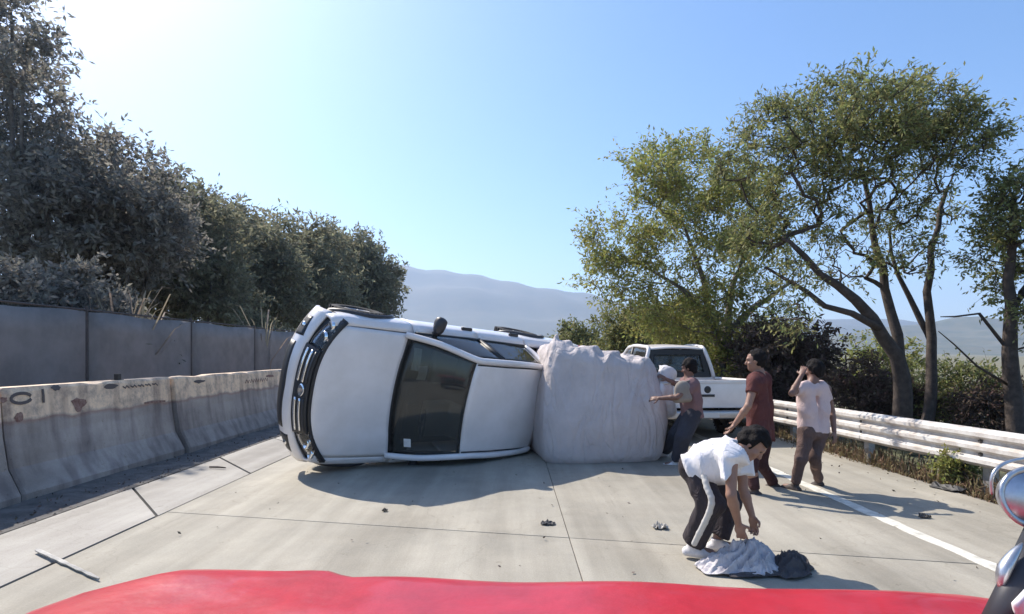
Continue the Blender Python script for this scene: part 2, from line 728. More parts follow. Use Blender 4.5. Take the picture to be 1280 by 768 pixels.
def ridge(name, prof, Y0, depth, m, amp, seed, xs_n=160):
    """prof: [(pixel x, pixel y)] silhouette seen at distance Y0"""
    r_ = np.random.RandomState(seed)
    px = np.array([p[0] for p in prof], float)
    hz = CAMH + (HY - np.array([p[1] for p in prof], float)) * Y0 / FOC
    X = (px - CX) * Y0 / FOC
    xs = np.linspace(X[0], X[-1], xs_n)
    H = np.interp(xs, X, hz)
    H = np.convolve(np.pad(H, 2, mode='edge'), [.1, .2, .4, .2, .1], 'valid') * (1 + .02 * np.sin(xs / Y0 * 41) + .012 * np.sin(xs / Y0 * 97 + 1))
    t = np.concatenate([np.linspace(0, 1, 22), 1 + np.linspace(0.1, 1, 8)])
    nz = wave_noise(r_, 14, 1 / depth * 1.2, 1 / depth * 5)
    A = np.zeros((xs_n, len(t), 3))
    for j, tt in enumerate(t):
        f = (tt if tt <= 1 else 2 - tt)
        f = f ** 1.25
        y = Y0 + (tt - 1) * depth
        A[:, j, 0] = xs
        A[:, j, 1] = y
        A[:, j, 2] = -3 + (H + 3) * f + nz(xs, y + 0 * xs, 0 * xs) * amp * f * (0.25 if tt == 1 else 1 - 0.75 * f)
    mb = MB()
    mb.grid(A)
    return tag(mb.build(name, m, smooth=True), kind='structure')


ridge("mountain", [(-330, 350), (-150, 330), (100, 352), (300, 335), (420, 328), (470, 330), (500, 332), (530, 340), (570, 347), (600, 344), (640, 352), (672, 360),
                   (700, 358), (735, 362), (760, 373), (800, 386), (880, 392), (1000, 398), (1200, 405), (1500, 412)], 2500, 1100, M_mtn, 45, 3)
ridge("hill", [(660, 450), (700, 436), (760, 420), (860, 408), (960, 412), (1060, 416), (1150, 404), (1230, 396), (1330, 398), (1500, 385), (1700, 372), (1900, 385)], 1350, 560, M_hill, 22, 5, 90)
ridge("hill", [(100, 452), (150, 425), (300, 420), (430, 412), (520, 420), (600, 424), (680, 420), (740, 426), (800, 440), (830, 452)], 700, 260, M_hill, 5, 9, 90)

# ------------------------------------------------------------------ concrete barriers on the left
def barrier_mat():
    m = concrete_mat("barrier_concrete", (0.50, 0.445, 0.40), (0.34, 0.30, 0.272), (0.55, 0.50, 0.46), 1.6, 0.06)
    nt = m.node_tree
    nd, lk = nt.nodes, nt.links
    bs = nd["Principled BSDF"]
    src = bs.inputs["Base Color"].links[0].from_socket
    geo = nd.new("ShaderNodeNewGeometry")
    sp = nd.new("ShaderNodeSeparateXYZ")
    lk.new(geo.outputs["Position"], sp.inputs[0])
    nz = nd.new("ShaderNodeTexNoise")
    nz.inputs["Scale"].default_value = 3.0
    nz.inputs["Detail"].default_value = 7
    lk.new(geo.outputs["Position"], nz.inputs["Vector"])
    ad = nd.new("ShaderNodeMath")
    ad.operation = 'MULTIPLY_ADD'
    ad.inputs[1].default_value = 0.16
    lk.new(nz.outputs["Fac"], ad.inputs[0])
    lk.new(sp.outputs["Z"], ad.inputs[2])
    rp = nd.new("ShaderNodeValToRGB")
    e = rp.color_ramp.elements
    e[0].position, e[0].color = 0.93, (0, 0, 0, 1)
    e[1].position, e[1].color = 0.975, (1, 1, 1, 1)
    lk.new(ad.outputs[0], rp.inputs[0])
    paint = nd.new("ShaderNodeTexNoise")
    paint.inputs["Scale"].default_value = 6
    paint.inputs["Detail"].default_value = 8
    paint.inputs["Roughness"].default_value = 0.75
    lk.new(geo.outputs["Position"], paint.inputs["Vector"])
    rp2 = nd.new("ShaderNodeValToRGB")
    e = rp2.color_ramp.elements
    e[0].position, e[0].color = 0.34, (0.42, 0.33, 0.26, 1)
    e[1].position, e[1].color = 0.55, (0.88, 0.67, 0.46, 1)
    lk.new(paint.outputs["Fac"], rp2.inputs[0])
    # thin red-brown line left by an older coat under the cream band
    rp3 = nd.new("ShaderNodeValToRGB")
    e = rp3.color_ramp.elements
    e[0].position, e[0].color = 0.885, (0, 0, 0, 1)
    e[1].position, e[1].color = 0.96, (0, 0, 0, 1)
    x = rp3.color_ramp.elements.new(0.93)
    x.color = (0.55, 0.55, 0.55, 1)
    lk.new(ad.outputs[0], rp3.inputs[0])
    m0 = nd.new("ShaderNodeMixRGB")
    lk.new(rp3.outputs[0], m0.inputs[0])
    lk.new(src, m0.inputs[1])
    m0.inputs[2].default_value = (0.36, 0.19, 0.13, 1)
    m1 = nd.new("ShaderNodeMixRGB")
    lk.new(rp.outputs[0], m1.inputs[0])
    lk.new(m0.outputs[0], m1.inputs[1])
    lk.new(rp2.outputs[0], m1.inputs[2])
    # vertical run-off stains and soot low down
    mp = nd.new("ShaderNodeMapping")
    mp.inputs["Scale"].default_value = (4, 4, 0.5)
    lk.new(geo.outputs["Position"], mp.inputs[0])
    n2 = nd.new("ShaderNodeTexNoise")
    n2.inputs["Scale"].default_value = 1.4
    n2.inputs["Detail"].default_value = 6
    lk.new(mp.outputs[0], n2.inputs["Vector"])
    rp4 = nd.new("ShaderNodeValToRGB")
    e = rp4.color_ramp.elements
    e[0].position, e[0].color = 0.36, (0.62, 0.60, 0.62, 1)
    e[1].position, e[1].color = 0.56, (1, 1, 1, 1)
    lk.new(n2.outputs["Fac"], rp4.inputs[0])
    m2 = nd.new("ShaderNodeMixRGB")
    m2.blend_type = 'MULTIPLY'
    m2.inputs[0].default_value = 0.9
    lk.new(m1.outputs[0], m2.inputs[1])
    lk.new(rp4.outputs[0], m2.inputs[2])
    lk.new(m2.outputs[0], bs.inputs["Base Color"])
    return m


M_barrier = barrier_mat()
M_mark = mat("graffiti_paint", (0.17, 0.075, 0.055), 0.8, var=0.5, vscale=25, color2=(0.30, 0.20, 0.16))
M_mark_dark = mat("graffiti_dark", (0.10, 0.085, 0.08), 0.8)
M_steel_dark = mat("dark_steel", (0.05, 0.05, 0.05), 0.5, metal=0.6)

BAR_PROF = [(-0.36, -0.05), (-0.36, 0.09), (-0.215, 0.36), (-0.155, 0.70), (-0.115, 1.20), (-0.095, 1.235), (0.095, 1.235), (0.115, 1.20), (0.155, 0.70), (0.215, 0.36), (0.36, 0.09), (0.36, -0.05)]


def face_x(z):
    zs = [p[1] for p in BAR_PROF[6:]][::-1]
    xs = [p[0] for p in BAR_PROF[6:]][::-1]
    return float(np.interp(z, zs, xs))


def make_barrier(seed):
    r_ = np.random.RandomState(seed)
    mb = MB()
    ys = np.concatenate([[0.02, 0.05], np.linspace(0.25, 2.75, 12), [2.95, 2.98]])
    n = len(BAR_PROF)
    vs = []
    for j, y in enumerate(ys):
        inset = 0.025 if j in (0, len(ys) - 1) else 0
        for (x, z) in BAR_PROF:
            s = 1 - inset / 0.3
            chip = 0
            if z > 1.1 and r_.rand() < 0.16:
                chip = r_.uniform(0.01, 0.035)
            vs.append((x * s + r_.uniform(-0.004, 0.004), y, z - inset * (z > 1.1) - chip))
    fs = [(i * n + k, i * n + (k + 1) % n, (i + 1) * n + (k + 1) % n, (i + 1) * n + k) for i in range(len(ys) - 1) for k in range(n)]
    fs += [tuple(range(n)), tuple((len(ys) - 1) * n + k for k in range(n))[::-1]]
    mb.add(vs, fs)
    return mb.build("body", M_barrier)


def patch_mark(parent, pts, m, name="paint_mark"):
    """a flat painted blot on the road face: pts (y, z) outline in barrier coordinates"""
    mb = MB()
    out = [(face_x(z) + 0.004, y, z) for y, z in pts]
    c = np.mean(np.array(out), 0)
    n = len(out)
    mb.add([tuple(c)] + out, [(0, i + 1, (i + 1) % n + 1) for i in range(n)])
    me = mb.build(name, m, parent, clean=False)
    return me


def blob(cy, cz, ry, rz, seed, n=14, jag=0.3):
    r_ = np.random.RandomState(seed)
    return [(cy + ry * math.cos(2 * PI * k / n) * (1 + r_.uniform(-jag, jag)), cz + rz * math.sin(2 * PI * k / n) * (1 + r_.uniform(-jag, jag))) for k in range(n)]


def stroke(parent, pts, w, m):
    mb = MB()
    A = np.zeros((2, len(pts), 3))
    p = np.array(pts, float)
    T = np.gradient(p, axis=0)
    T /= np.linalg.norm(T, axis=1, keepdims=True) + 1e-9
    for j in range(len(p)):
        nrm = np.array([-T[j][1], T[j][0]])
        for i, s in enumerate((-1, 1)):
            q = p[j] + nrm * s * w / 2
            A[i, j] = (face_x(q[1]) + 0.005, q[0], q[1])
    mb.slab(A, 0.003)
    return mb.build("paint_mark", m, parent, clean=False)


BX = -5.59
labels = {1: "concrete barrier nearest the camera, its far end just at the photo's left edge",
          2: "weathered concrete barrier with dark ring, bar and red-brown blot on its cream band",
          3: "concrete barrier whose near end steps out at the crooked joint, third along the gutter",
          4: "concrete barrier running behind the nose of the overturned pickup",
          5: "concrete barrier hidden behind the overturned pickup's bonnet",
          6: "last concrete barrier of the row, hidden behind the overturned pickup's cab"}
barriers = {}
for k in range(1, 7):
    lab = labels.get(k, "concrete barrier hidden from view beyond or beside the stretch in the photo")
    b = thing("concrete_barrier", lab, "barrier", (BX + (0.05 if k == 3 else 0) + rs.uniform(-0.015, 0.015), 3.0 * k, 0.0), "concrete barriers along the left edge of the road", (0, 0, rs.uniform(-0.006, 0.006)))
    body = make_barrier(k + 20)
    body.parent = b
    barriers[k] = b


def bar_yz(px, py):
    """road-face point of the barrier row at a photo pixel -> (segment, y, z)"""
    x = BX + 0.13
    Y = (x) * FOC / (px - CX)
    z = CAMH - (py - HY) * Y / FOC
    k = int(Y // 3)
    return k, Y - 3 * k, z


def mark(px, py, ry, rz, m, seed, ring=False):
    k, y, z = bar_yz(px, py)
    if k not in barriers:
        return
    if ring:
        stroke(barriers[k], [(y + ry * math.cos(t), z + rz * math.sin(t)) for t in np.linspace(0.3, 6.0, 18)], 0.035, m)
    else:
        patch_mark(barriers[k], blob(y, z, ry, rz, seed), m)


mark(28, 498, 0.13, 0.055, M_mark_dark, 1, True)
mark(72, 485, 0.07, 0.035, M_mark_dark, 3)
mark(98, 505, 0.11, 0.085, M_mark, 4)
mark(24, 522, 0.06, 0.06, M_mark, 5)
mark(140, 483, 0.12, 0.035, M_mark_dark, 6)
mark(6, 500, 0.05, 0.03, M_mark, 7)
mark(246, 477, 0.16, 0.03, M_mark_dark, 8)
mark(338, 470, 0.2, 0.03, M_mark, 9)
k, y, z = bar_yz(55, 495)
stroke(barriers[k], [(y, z - 0.08), (y + 0.005, z), (y, z + 0.08)], 0.03, M_mark_dark)
k, y, z = bar_yz(175, 484)
for s in range(5):
    stroke(barriers[k], [(y - 0.35 + s * 0.16, z + 0.03), (y - 0.30 + s * 0.16, z + 0.005 * s), (y - 0.27 + s * 0.16, z + 0.035), (y - 0.22 + s * 0.16, z + 0.0)], 0.018, M_mark_dark)
k, y, z = bar_yz(318, 476)
for s in range(5):
    stroke(barriers[k], [(y - 0.5 + s * 0.22, z - 0.03), (y - 0.44 + s * 0.22, z + 0.04), (y - 0.38 + s * 0.22, z - 0.03), (y - 0.32 + s * 0.22, z + 0.03)], 0.022, M_mark)
k, y, z = bar_yz(190, 503)
stroke(barriers[k], [(y - 0.2, z), (y, z + 0.01), (y + 0.3, z - 0.01)], 0.03, M_mark)

# small black stub bolted to a barrier's top
p = np.array([BX + 0.02, (BX + 0.02) * FOC / (147 - CX), 1.23])
t = thing("reflector_post", "small black reflector stub standing on top of the left concrete barrier", "reflector", p)
mb = MB()
mb.box((-0.03, -0.03, 0), (0.03, 0.03, 0.09))
mb.box((-0.055, -0.05, 0), (0.055, 0.05, 0.012))
mb.build("stub", M_steel_dark, t)

# grey screen fence behind the barrier
M_screen = mat("shade_cloth", (0.26, 0.235, 0.22), 0.9, var=0.3, vscale=1.5, bump=0.004, bscale=120)
M_galv = mat("galvanised_steel", (0.42, 0.42, 0.42), 0.45, metal=0.5, var=0.2)
M_post_dark = mat("rusty_post", (0.09, 0.075, 0.07), 0.8, var=0.4)
fence = thing("screen_fence", "grey screen fence on thin dark posts behind the left concrete barrier", "fence", (-7.0, 3.4, -0.13))
first = None
for k in range(11):
    y = k * 3.0 - 0.2
    mb = MB()
    mb.tube([(0, y, 0), (0, y, 2.52)], 0.03, 8)
    mb.build("post", M_post_dark, fence)
    n = 8
    A = np.zeros((n, n, 3))
    for i, a_ in enumerate(np.linspace(0, 1, n)):
        for j, b_ in enumerate(np.linspace(0, 1, n)):
            A[i, j] = (0.02 + 0.05 * math.sin(PI * a_) * math.sin(PI * b_) * rs.uniform(0.4, 1), y + 0.035 + a_ * 2.93, 0.06 + b_ * (2.36 + 0.02 * math.sin(a_ * 9)))
    mb = MB()
    mb.slab(A, 0.006)
    mb.build("screen_panel", M_screen, fence, smooth=True)
mb = MB()
mb.tube([(0.0, -0.3, 2.46), (0.0, 32.0, 2.46)], 0.018, 6)
mb.build("top_wire", M_post_dark, fence)

# ------------------------------------------------------------------ guardrail on the right
M_rail = mat("white_rail_paint", (0.66, 0.64, 0.61), 0.5, var=0.3, vscale=4.5, bump=0.004, bscale=20, color2=(0.42, 0.37, 0.33))
M_bolt = mat("rail_bolt", (0.10, 0.09, 0.085), 0.6, metal=0.5)
rail = thing("guardrail", "white corrugated steel guardrail on posts along the right edge of the road", "guardrail", (5.5, 6, 0))
rail_path = curve_pts([(5.80, 0.5, 0), (5.68, 3.2, 0), (5.49, 6, 0), (5.30, 8.6, -0.01), (5.13, 11.05, -0.03), (5.03, 14, -0.04), (5.0, 19, -0.05), (4.95, 26, -0.05), (4.7, 34, -0.05)], 100)
dist = np.concatenate([[0], np.cumsum(np.linalg.norm(np.diff(rail_path, axis=0), axis=1))])
RP = [(0.0, 0.285), (0.03, 0.295), (0.085, 0.335), (0.085, 0.375), (0.02, 0.415), (0.02, 0.45), (0.085, 0.49), (0.085, 0.53), (0.02, 0.57), (0.02, 0.605), (0.085, 0.645), (0.085, 0.685), (0.03, 0.72), (0.0, 0.73)]


def rail_at(s):
    p_ = np.array([np.interp(s, dist, rail_path[:, i]) for i in range(3)])
    q_ = np.array([np.interp(s + 0.1, dist, rail_path[:, i]) for i in range(3)])
    return p_, unit(q_ - p_)


s = 0.0
k = 0
while s + 4.0 < dist[-1]:
    A = np.zeros((9, len(RP), 3))
    for i, ds in enumerate(np.linspace(0.0, 4.06, 9)):
        p_, t_ = rail_at(s + ds)
        nrm = np.array([-t_[1], t_[0], 0])          # towards the road
        dent = 0.012 * math.sin(ds * 2.1 + k)
        for j, (u, z) in enumerate(RP):
            q_ = p_ + nrm * (u - 0.05 + (0.004 if k % 2 else 0) + dent)
            A[i, j] = (q_[0] - 5.5, q_[1] - 6, q_[2] + z + (0.0))
    mb = MB()
    mb.slab(A, 0.004)
    mb.build("beam", M_rail, rail, smooth=False)
    for ds in (0.05, 2.05):
        p_, t_ = rail_at(s + ds)
        nrm = np.array([-t_[1], t_[0], 0])
        c = p_ - nrm * 0.15 - np.array([5.5, 6, 0])
        Mx = Matrix.Translation(Vector(c)) @ Matrix.Rotation(math.atan2(t_[1], t_[0]), 4, 'Z')
        mb = MB()
        mb.box((-0.05, -0.05, -0.2), (0.05, 0.05, 0.70), Mx)
        mb.build("post", M_galv, rail)
        mb = MB()
        mb.box((-0.04, 0.05, 0.32), (0.04, 0.115, 0.68), Mx)
        mb.build("spacer", M_galv, rail)
        for zz in (0.432, 0.587):
            b0 = p_ + nrm * (-0.032) + np.array([-5.5, -6, zz])
            mb = MB()
            mb.tube([b0, b0 + nrm * 0.03], [0.024, 0.018], 8)
            mb.build("bolt", M_bolt, rail)
    s += 4.0
    k += 1

# ================================================================== VEGETATION
M_bark = mat("dark_bark", (0.085, 0.065, 0.055), 0.95, var=0.5, vscale=9, bump=0.015, bscale=30)
M_bark_pale = mat("grey_bark", (0.20, 0.175, 0.155), 0.95, var=0.5, vscale=9, bump=0.012, bscale=30)
M_leaf_green = mat("olive_leaf", (0.27, 0.29, 0.085), 0.6, island=0.40, trans=0.5, spec=0.3)
M_leaf_right = mat("dusty_green_leaf", (0.215, 0.235, 0.090), 0.6, island=0.42, trans=0.5, spec=0.3)
M_leaf_yellow = mat("yellow_green_leaf", (0.20, 0.21, 0.075), 0.6, island=0.35, trans=0.40, spec=0.3)
M_leaf_grey = mat("glare_grey_leaf", (0.245, 0.235, 0.20), 0.75, island=0.35, trans=0.5, spec=0.3)  # pale grey stands in for the glare veiling the backlit left bank
M_leaf_greygreen = mat("glare_olive_leaf", (0.225, 0.225, 0.145), 0.75, island=0.35, trans=0.5, spec=0.3)  # olive greyed and lifted, the same glare painted into the leaf colour
M_leaf_brown = mat("brown_scrub_leaf", (0.105, 0.078, 0.058), 0.8, island=0.40, trans=0.25, spec=0.2)
M_leaf_dry = mat("dry_straw_leaf", (0.30, 0.26, 0.20), 0.8, island=0.35, trans=0.3, spec=0.2)


def leaf_quads(C, sig, n_each, ln, wd, r_, droop=0.0, flat=0.75):
    n = len(C) * n_each
    c = np.repeat(C, n_each, axis=0)
    off = r_.normal(size=(n, 3)) * sig
    off[:, 2] *= flat
    p = c + off
    d = r_.normal(size=(n, 3))
    d[:, 2] -= droop
    d /= np.linalg.norm(d, axis=1, keepdims=True)
    s_ = np.cross(d, r_.normal(size=(n, 3)))
    s_ /= np.linalg.norm(s_, axis=1, keepdims=True) + 1e-9
    L = (ln * r_.uniform(0.6, 1.35, (n, 1)))
    W = (wd * r_.uniform(0.6, 1.35, (n, 1)))
    V = np.stack([p, p + d * L * 0.5 + s_ * W / 2, p + d * L, p + d * L * 0.5 - s_ * W / 2], 1).reshape(-1, 3)
    F = np.arange(n * 4).reshape(-1, 4)
    return V, F


def skeleton(limbs, tips, r_, step=0.45, wob=0.10):
    """limbs: [(points, r0, r1)] -> chains [(points, radii)] reaching every tip"""
    nodes, par, fixed = [], [], []
    for pts, r0, r1 in limbs:
        L = np.linalg.norm(np.diff(pts, axis=0), axis=1).sum()
        q = curve_pts(pts, max(4, int(L / 0.35)))
        # root on the nearest node already there
        pr = -1
        if nodes:
            dd = np.linalg.norm(np.array(nodes) - q[0], axis=1)
            if dd.min() < 0.5:
                pr = int(dd.argmin())
        for i, p_ in enumerate(q):
            nodes.append(p_ + (r_.normal(size=3) * 0.02 if i else 0))
            par.append(pr)
            fixed.append(r0 + (r1 - r0) * i / (len(q) - 1))
            pr = len(nodes) - 1
    nn = np.zeros((40000, 3))
    N = len(nodes)
    nn[:N] = nodes
    n_fixed = N
    base_z = min(p_[2] for p_ in nodes)
    order = np.argsort([np.linalg.norm(nn[:N] - t_, axis=1).min() for t_ in tips])
    for ti in order:
        t_ = tips[ti]
        d = np.linalg.norm(nn[:N] - t_, axis=1)
        cost = d + 0.9 * np.maximum(nn[:N, 2] - t_[2] + 0.1, 0) + (nn[:N, 2] < base_z + 1.0) * 2.0
        j = int(cost.argmin())
        a = nn[j]
        m_ = max(2, int(d[j] / step) + 1)
        bend = np.array([0, 0, -0.12 * d[j]]) + r_.normal(size=3) * wob * d[j]
        pr = j
        for i in range(1, m_ + 1):
            u = i / m_
            nn[N] = a + (t_ - a) * u + bend * 4 * u * (1 - u) * 0.5 + (r_.normal(size=3) * 0.03 if i < m_ else 0)
            par.append(pr)
            fixed.append(0.0)
            pr = N
            N += 1
    par = np.array(par)
    rad = np.zeros(N)
    acc = np.zeros(N)
    for i in range(N - 1, -1, -1):
        rad[i] = max(0.007, acc[i] ** (1 / 2.3)) if acc[i] > 0 else 0.007
        if par[i] >= 0:
            acc[par[i]] += rad[i] ** 2.3
    for i in range(n_fixed):
        rad[i] = max(fixed[i], min(rad[i], fixed[i] * 1.15))
    kids = [[] for _ in range(N)]
    for i in range(N):
        if par[i] >= 0:
            kids[par[i]].append(i)
    mainkid = [max(k_, key=lambda q: rad[q]) if k_ else -1 for k_ in kids]
    chains = []
    for i in range(N):
        if par[i] < 0 or mainkid[par[i]] != i:
            ch = [par[i], i] if par[i] >= 0 else [i]
            j = mainkid[i]
            while j >= 0:
                ch.append(j)
                j = mainkid[j]
            if len(ch) > 1:
                rr = [rad[q] for q in ch]
                if par[i] >= 0:
                    rr[0] = min(rr[0], rr[1] * 1.15)
                chains.append((nn[ch], rr))
    return chains


def tubes_mesh(name, chains, m, parent, origin, seg=6):
    Vs, Fs, n = [], [], 0
    for pts, rr in chains:
        k = len(pts)
        pts = pts - origin
        sg = seg if max(rr) > 0.03 else 4
        T = np.gradient(pts, axis=0)
        T /= np.linalg.norm(T, axis=1, keepdims=True) + 1e-9
        ref = np.where(np.abs(T[:, 2:3]) < 0.9, [[0, 0, 1.0]], [[1.0, 0, 0]])
        u = np.cross(ref, T)
        u /= np.linalg.norm(u, axis=1, keepdims=True) + 1e-9
        w = np.cross(T, u)
        an = 2 * PI * np.arange(sg) / sg
        ring = pts[:, None] + np.array(rr)[:, None, None] * (np.cos(an)[None, :, None] * u[:, None] + np.sin(an)[None, :, None] * w[:, None])
        Vs.append(ring.reshape(-1, 3))
        i, j = np.meshgrid(np.arange(k - 1), np.arange(sg), indexing='ij')
        Fs.append(np.stack([i * sg + j, i * sg + (j + 1) % sg, (i + 1) * sg + (j + 1) % sg, (i + 1) * sg + j], 2).reshape(-1, 4) + n)
        n += k * sg
    return np_mesh(name, np.concatenate(Vs), np.concatenate(Fs), m, parent, True)


def twig_crown(tips, cen, r_, k, tl, n_leaf, ln, wd, droop):
    '''short twigs fanning out of every branch tip, leaves set along each twig'''
    n = len(tips) * k
    T = np.repeat(tips, k, axis=0)
    d = r_.normal(size=(n, 3)) * 0.75 + unit_rows(T - cen) * 0.55
    d[:, 2] += 0.15
    d = unit_rows(d)
    L = tl * r_.uniform(0.5, 1.25, (n, 1))
    E = T + d * L + np.array([0, 0, -1.0]) * L * droop * r_.uniform(0, .7, (n, 1))
    side = unit_rows(np.cross(d, r_.normal(size=(n, 3)))) * 0.0035
    TV = np.stack([T - side, T + side, E + side * .4, E - side * .4], 1).reshape(-1, 3)
    TF = np.arange(n * 4).reshape(-1, 4)
    m = n * n_leaf
    A, B_ = np.repeat(T, n_leaf, axis=0), np.repeat(E, n_leaf, axis=0)
    u = r_.uniform(0.1, 1.08, (m, 1))
    p = A + (B_ - A) * u + r_.normal(size=(m, 3)) * tl * 0.055
    dd = unit_rows(np.repeat(d, n_leaf, axis=0) * 0.7 + r_.normal(size=(m, 3)) * 0.8 + np.array([0, 0, -droop]))
    s_ = unit_rows(np.cross(dd, r_.normal(size=(m, 3))))
    Ls = ln * r_.uniform(0.55, 1.4, (m, 1))
    Ws = wd * r_.uniform(0.6, 1.3, (m, 1))
    V = np.stack([p, p + dd * Ls * .5 + s_ * Ws / 2, p + dd * Ls, p + dd * Ls * .5 - s_ * Ws / 2], 1).reshape(-1, 3)
    return V, np.arange(m * 4).reshape(-1, 4), TV, TF


def unit_rows(a):
    return a / (np.linalg.norm(a, axis=1, keepdims=True) + 1e-9)


def sample_blobs(blobs, n, r_, shell=0.45):
    """blobs: [(centre, radius(3))] -> n points, biased outwards"""
    w = np.array([b[1][0] * b[1][1] * b[1][2] for b in blobs]) ** 0.75
    out, dens = [], []
    for b in r_.choice(len(blobs), n, p=w / w.sum()):
        d = unit(r_.normal(size=3))
        out.append(np.array(blobs[b][0]) + d * np.array(blobs[b][1]) * (r_.uniform(shell ** 3, 1) ** (1 / 3)))
        dens.append(blobs[b][2] if len(blobs[b]) > 2 else 1.0)
    return np.array(out), np.array(dens)


def tree(name, label, base, limbs, blobs, ntips, n_leaf, ln, wd, sig, leaf, bark, seed, cat="tree", group=None, droop=0.25, wood="trunk", gap=0.0, shell=0.45, zmin=0.1, k=6):
    r_ = np.random.RandomState(seed)
    base = np.asarray(base, float)
    t = thing(name, label, cat, base, group)
    tips, dens = sample_blobs(blobs, ntips, r_, shell)
    tips[:, 2] = np.maximum(tips[:, 2], zmin)
    chains = skeleton(limbs, tips, r_)
    tubes_mesh(wood, chains, bark, t, base)
    use = tips[r_.rand(len(tips)) < dens * (1 - gap)]
    V, F, TV, TF = twig_crown(use, tips.mean(0), r_, k, sig * 2.4, max(3, int(n_leaf / k)), ln, wd, droop)
    V -= base
    V[:, 2] = np.maximum(V[:, 2], 0.02)
    cr = np_mesh("crown", V, F, leaf, t)
    np_mesh("twigs", TV - base, TF, bark, cr)
    return t


def pxblobs(lst, Y, flat=1.0, seed=0, spread=1.2, depth=1.0):
    r_ = np.random.RandomState(seed)
    out = []
    for q in lst:
        x, y, r = q[:3]
        yy = Y + r_.uniform(-spread, spread)
        rr = r * yy / FOC
        out.append((P(x, y, yy), (rr, rr * depth, rr * flat), q[3] if len(q) > 3 else 1.0))
    return out


def pxlimb(lst, Y, r0, r1, dy=0.0):
    pts = [P(x, y, Y + dy * i) for i, (x, y) in enumerate(lst)]
    return (np.array(pts), r0, r1)


GR = "trees behind the guardrail"
# big forked tree right behind the guardrail
Y = 9.6
b0 = P(1132, 552, Y)
tree("acacia_tree", "large forked tree with dark leaning trunks and feathery crown behind the white guardrail", b0,
     [pxlimb([(1134, 556), (1128, 500), (1122, 455), (1098, 410), (1060, 368), (1022, 338), (985, 300)], Y, 0.165, 0.03, -0.08),
      pxlimb([(1126, 470), (1118, 420), (1108, 360), (1096, 310), (1086, 255), (1075, 200)], Y, 0.10, 0.025, 0.1),
      pxlimb([(1146, 552), (1163, 500), (1166, 440), (1160, 380), (1164, 320), (1176, 265), (1192, 215)], Y, 0.105, 0.025, 0.08),
      pxlimb([(1165, 430), (1140, 380), (1118, 335), (1108, 290)], Y + .3, 0.06, 0.02, 0.1),
      pxlimb([(1098, 410), (1040, 385), (1000, 360), (960, 335)], Y - .4, 0.06, 0.02, -0.1)],
     pxblobs([(975, 168, 44), (1035, 150, 48), (1095, 140, 50), (1150, 150, 46), (1195, 170, 40), (1226, 172, 20), (1075, 195, 52, .85), (1005, 228, 46, .85), (1155, 210, 44, .75),
              (955, 290, 36, .8), (1045, 275, 40, .55), (1115, 265, 36, .45), (930, 205, 30), (1190, 265, 26, .4), (1000, 335, 26, .5), (1085, 112, 20), (1130, 112, 16), (1060, 330, 40, .25), (1150, 320, 36, .3), (985, 400, 26, .4)], Y, 0.85, 1, 1.0, 1.2),
     640, 72, 0.085, 0.030, 0.16, M_leaf_right, M_bark, 11, group=GR, gap=0.04, k=7)
# paler tree to its left, beyond the white pickup
Y = 15.0
b0 = P(900, 523, Y)
tree("mesquite_tree", "pale green bushy tree beyond the white pickup, left of the big forked tree", b0,
     [pxlimb([(900, 525), (900, 470), (905, 430), (925, 400), (955, 376), (990, 352)], Y, 0.20, 0.04),
      pxlimb([(904, 440), (912, 380), (926, 330), (950, 290)], Y, 0.12, 0.03, 0.15),
      pxlimb([(900, 450), (888, 390), (872, 330), (852, 280)], Y, 0.12, 0.03, -0.15),
      pxlimb([(890, 400), (850, 360), (800, 330)], Y, 0.07, 0.03, -0.2)],
     pxblobs([(776, 300, 42), (812, 225, 44), (868, 232, 50), (850, 310, 56, .8), (915, 268, 50, .8), (762, 342, 30), (900, 340, 50, .6), (950, 310, 44, .5), (818, 188, 20), (800, 376, 36, .8), (938, 232, 30), (870, 395, 40, .8), (960, 380, 34, .45), (830, 400, 34, .8), (905, 385, 34, .6)], Y, 0.95, 2, 1.4, 1.2),
     600, 84, 0.115, 0.045, 0.24, M_leaf_green, M_bark_pale, 12, group=GR, gap=0.03, k=7)
# dark tree cut by the right edge
Y = 8.6
b0 = P(1270, 562, Y)
tree("leaning_tree", "dark sparse tree cut off by the right edge of the photo", b0,
     [pxlimb([(1272, 566), (1268, 500), (1262, 440), (1264, 380), (1262, 320), (1268, 250)], Y, 0.14, 0.04),
      pxlimb([(1262, 440), (1235, 398), (1205, 392), (1192, 393), (1180, 397)], Y, 0.028, 0.008),
      pxlimb([(1266, 485), (1235, 462), (1205, 445), (1186, 425), (1172, 412)], Y, 0.025, 0.008, -0.05),
      pxlimb([(1264, 400), (1290, 350), (1330, 300)], Y, 0.07, 0.03)],
     pxblobs([(1268, 245, 36), (1250, 285, 28), (1300, 260, 55), (1330, 320, 60), (1232, 320, 20), (1258, 345, 24), (1224, 375, 16), (1310, 390, 40), (1350, 240, 50)], Y, 0.9, 3, 0.7),
     220, 54, 0.08, 0.032, 0.14, M_leaf_right, M_bark, 13, group=GR)

# scrub behind the guardrail
SG = "shrubs behind the guardrail"


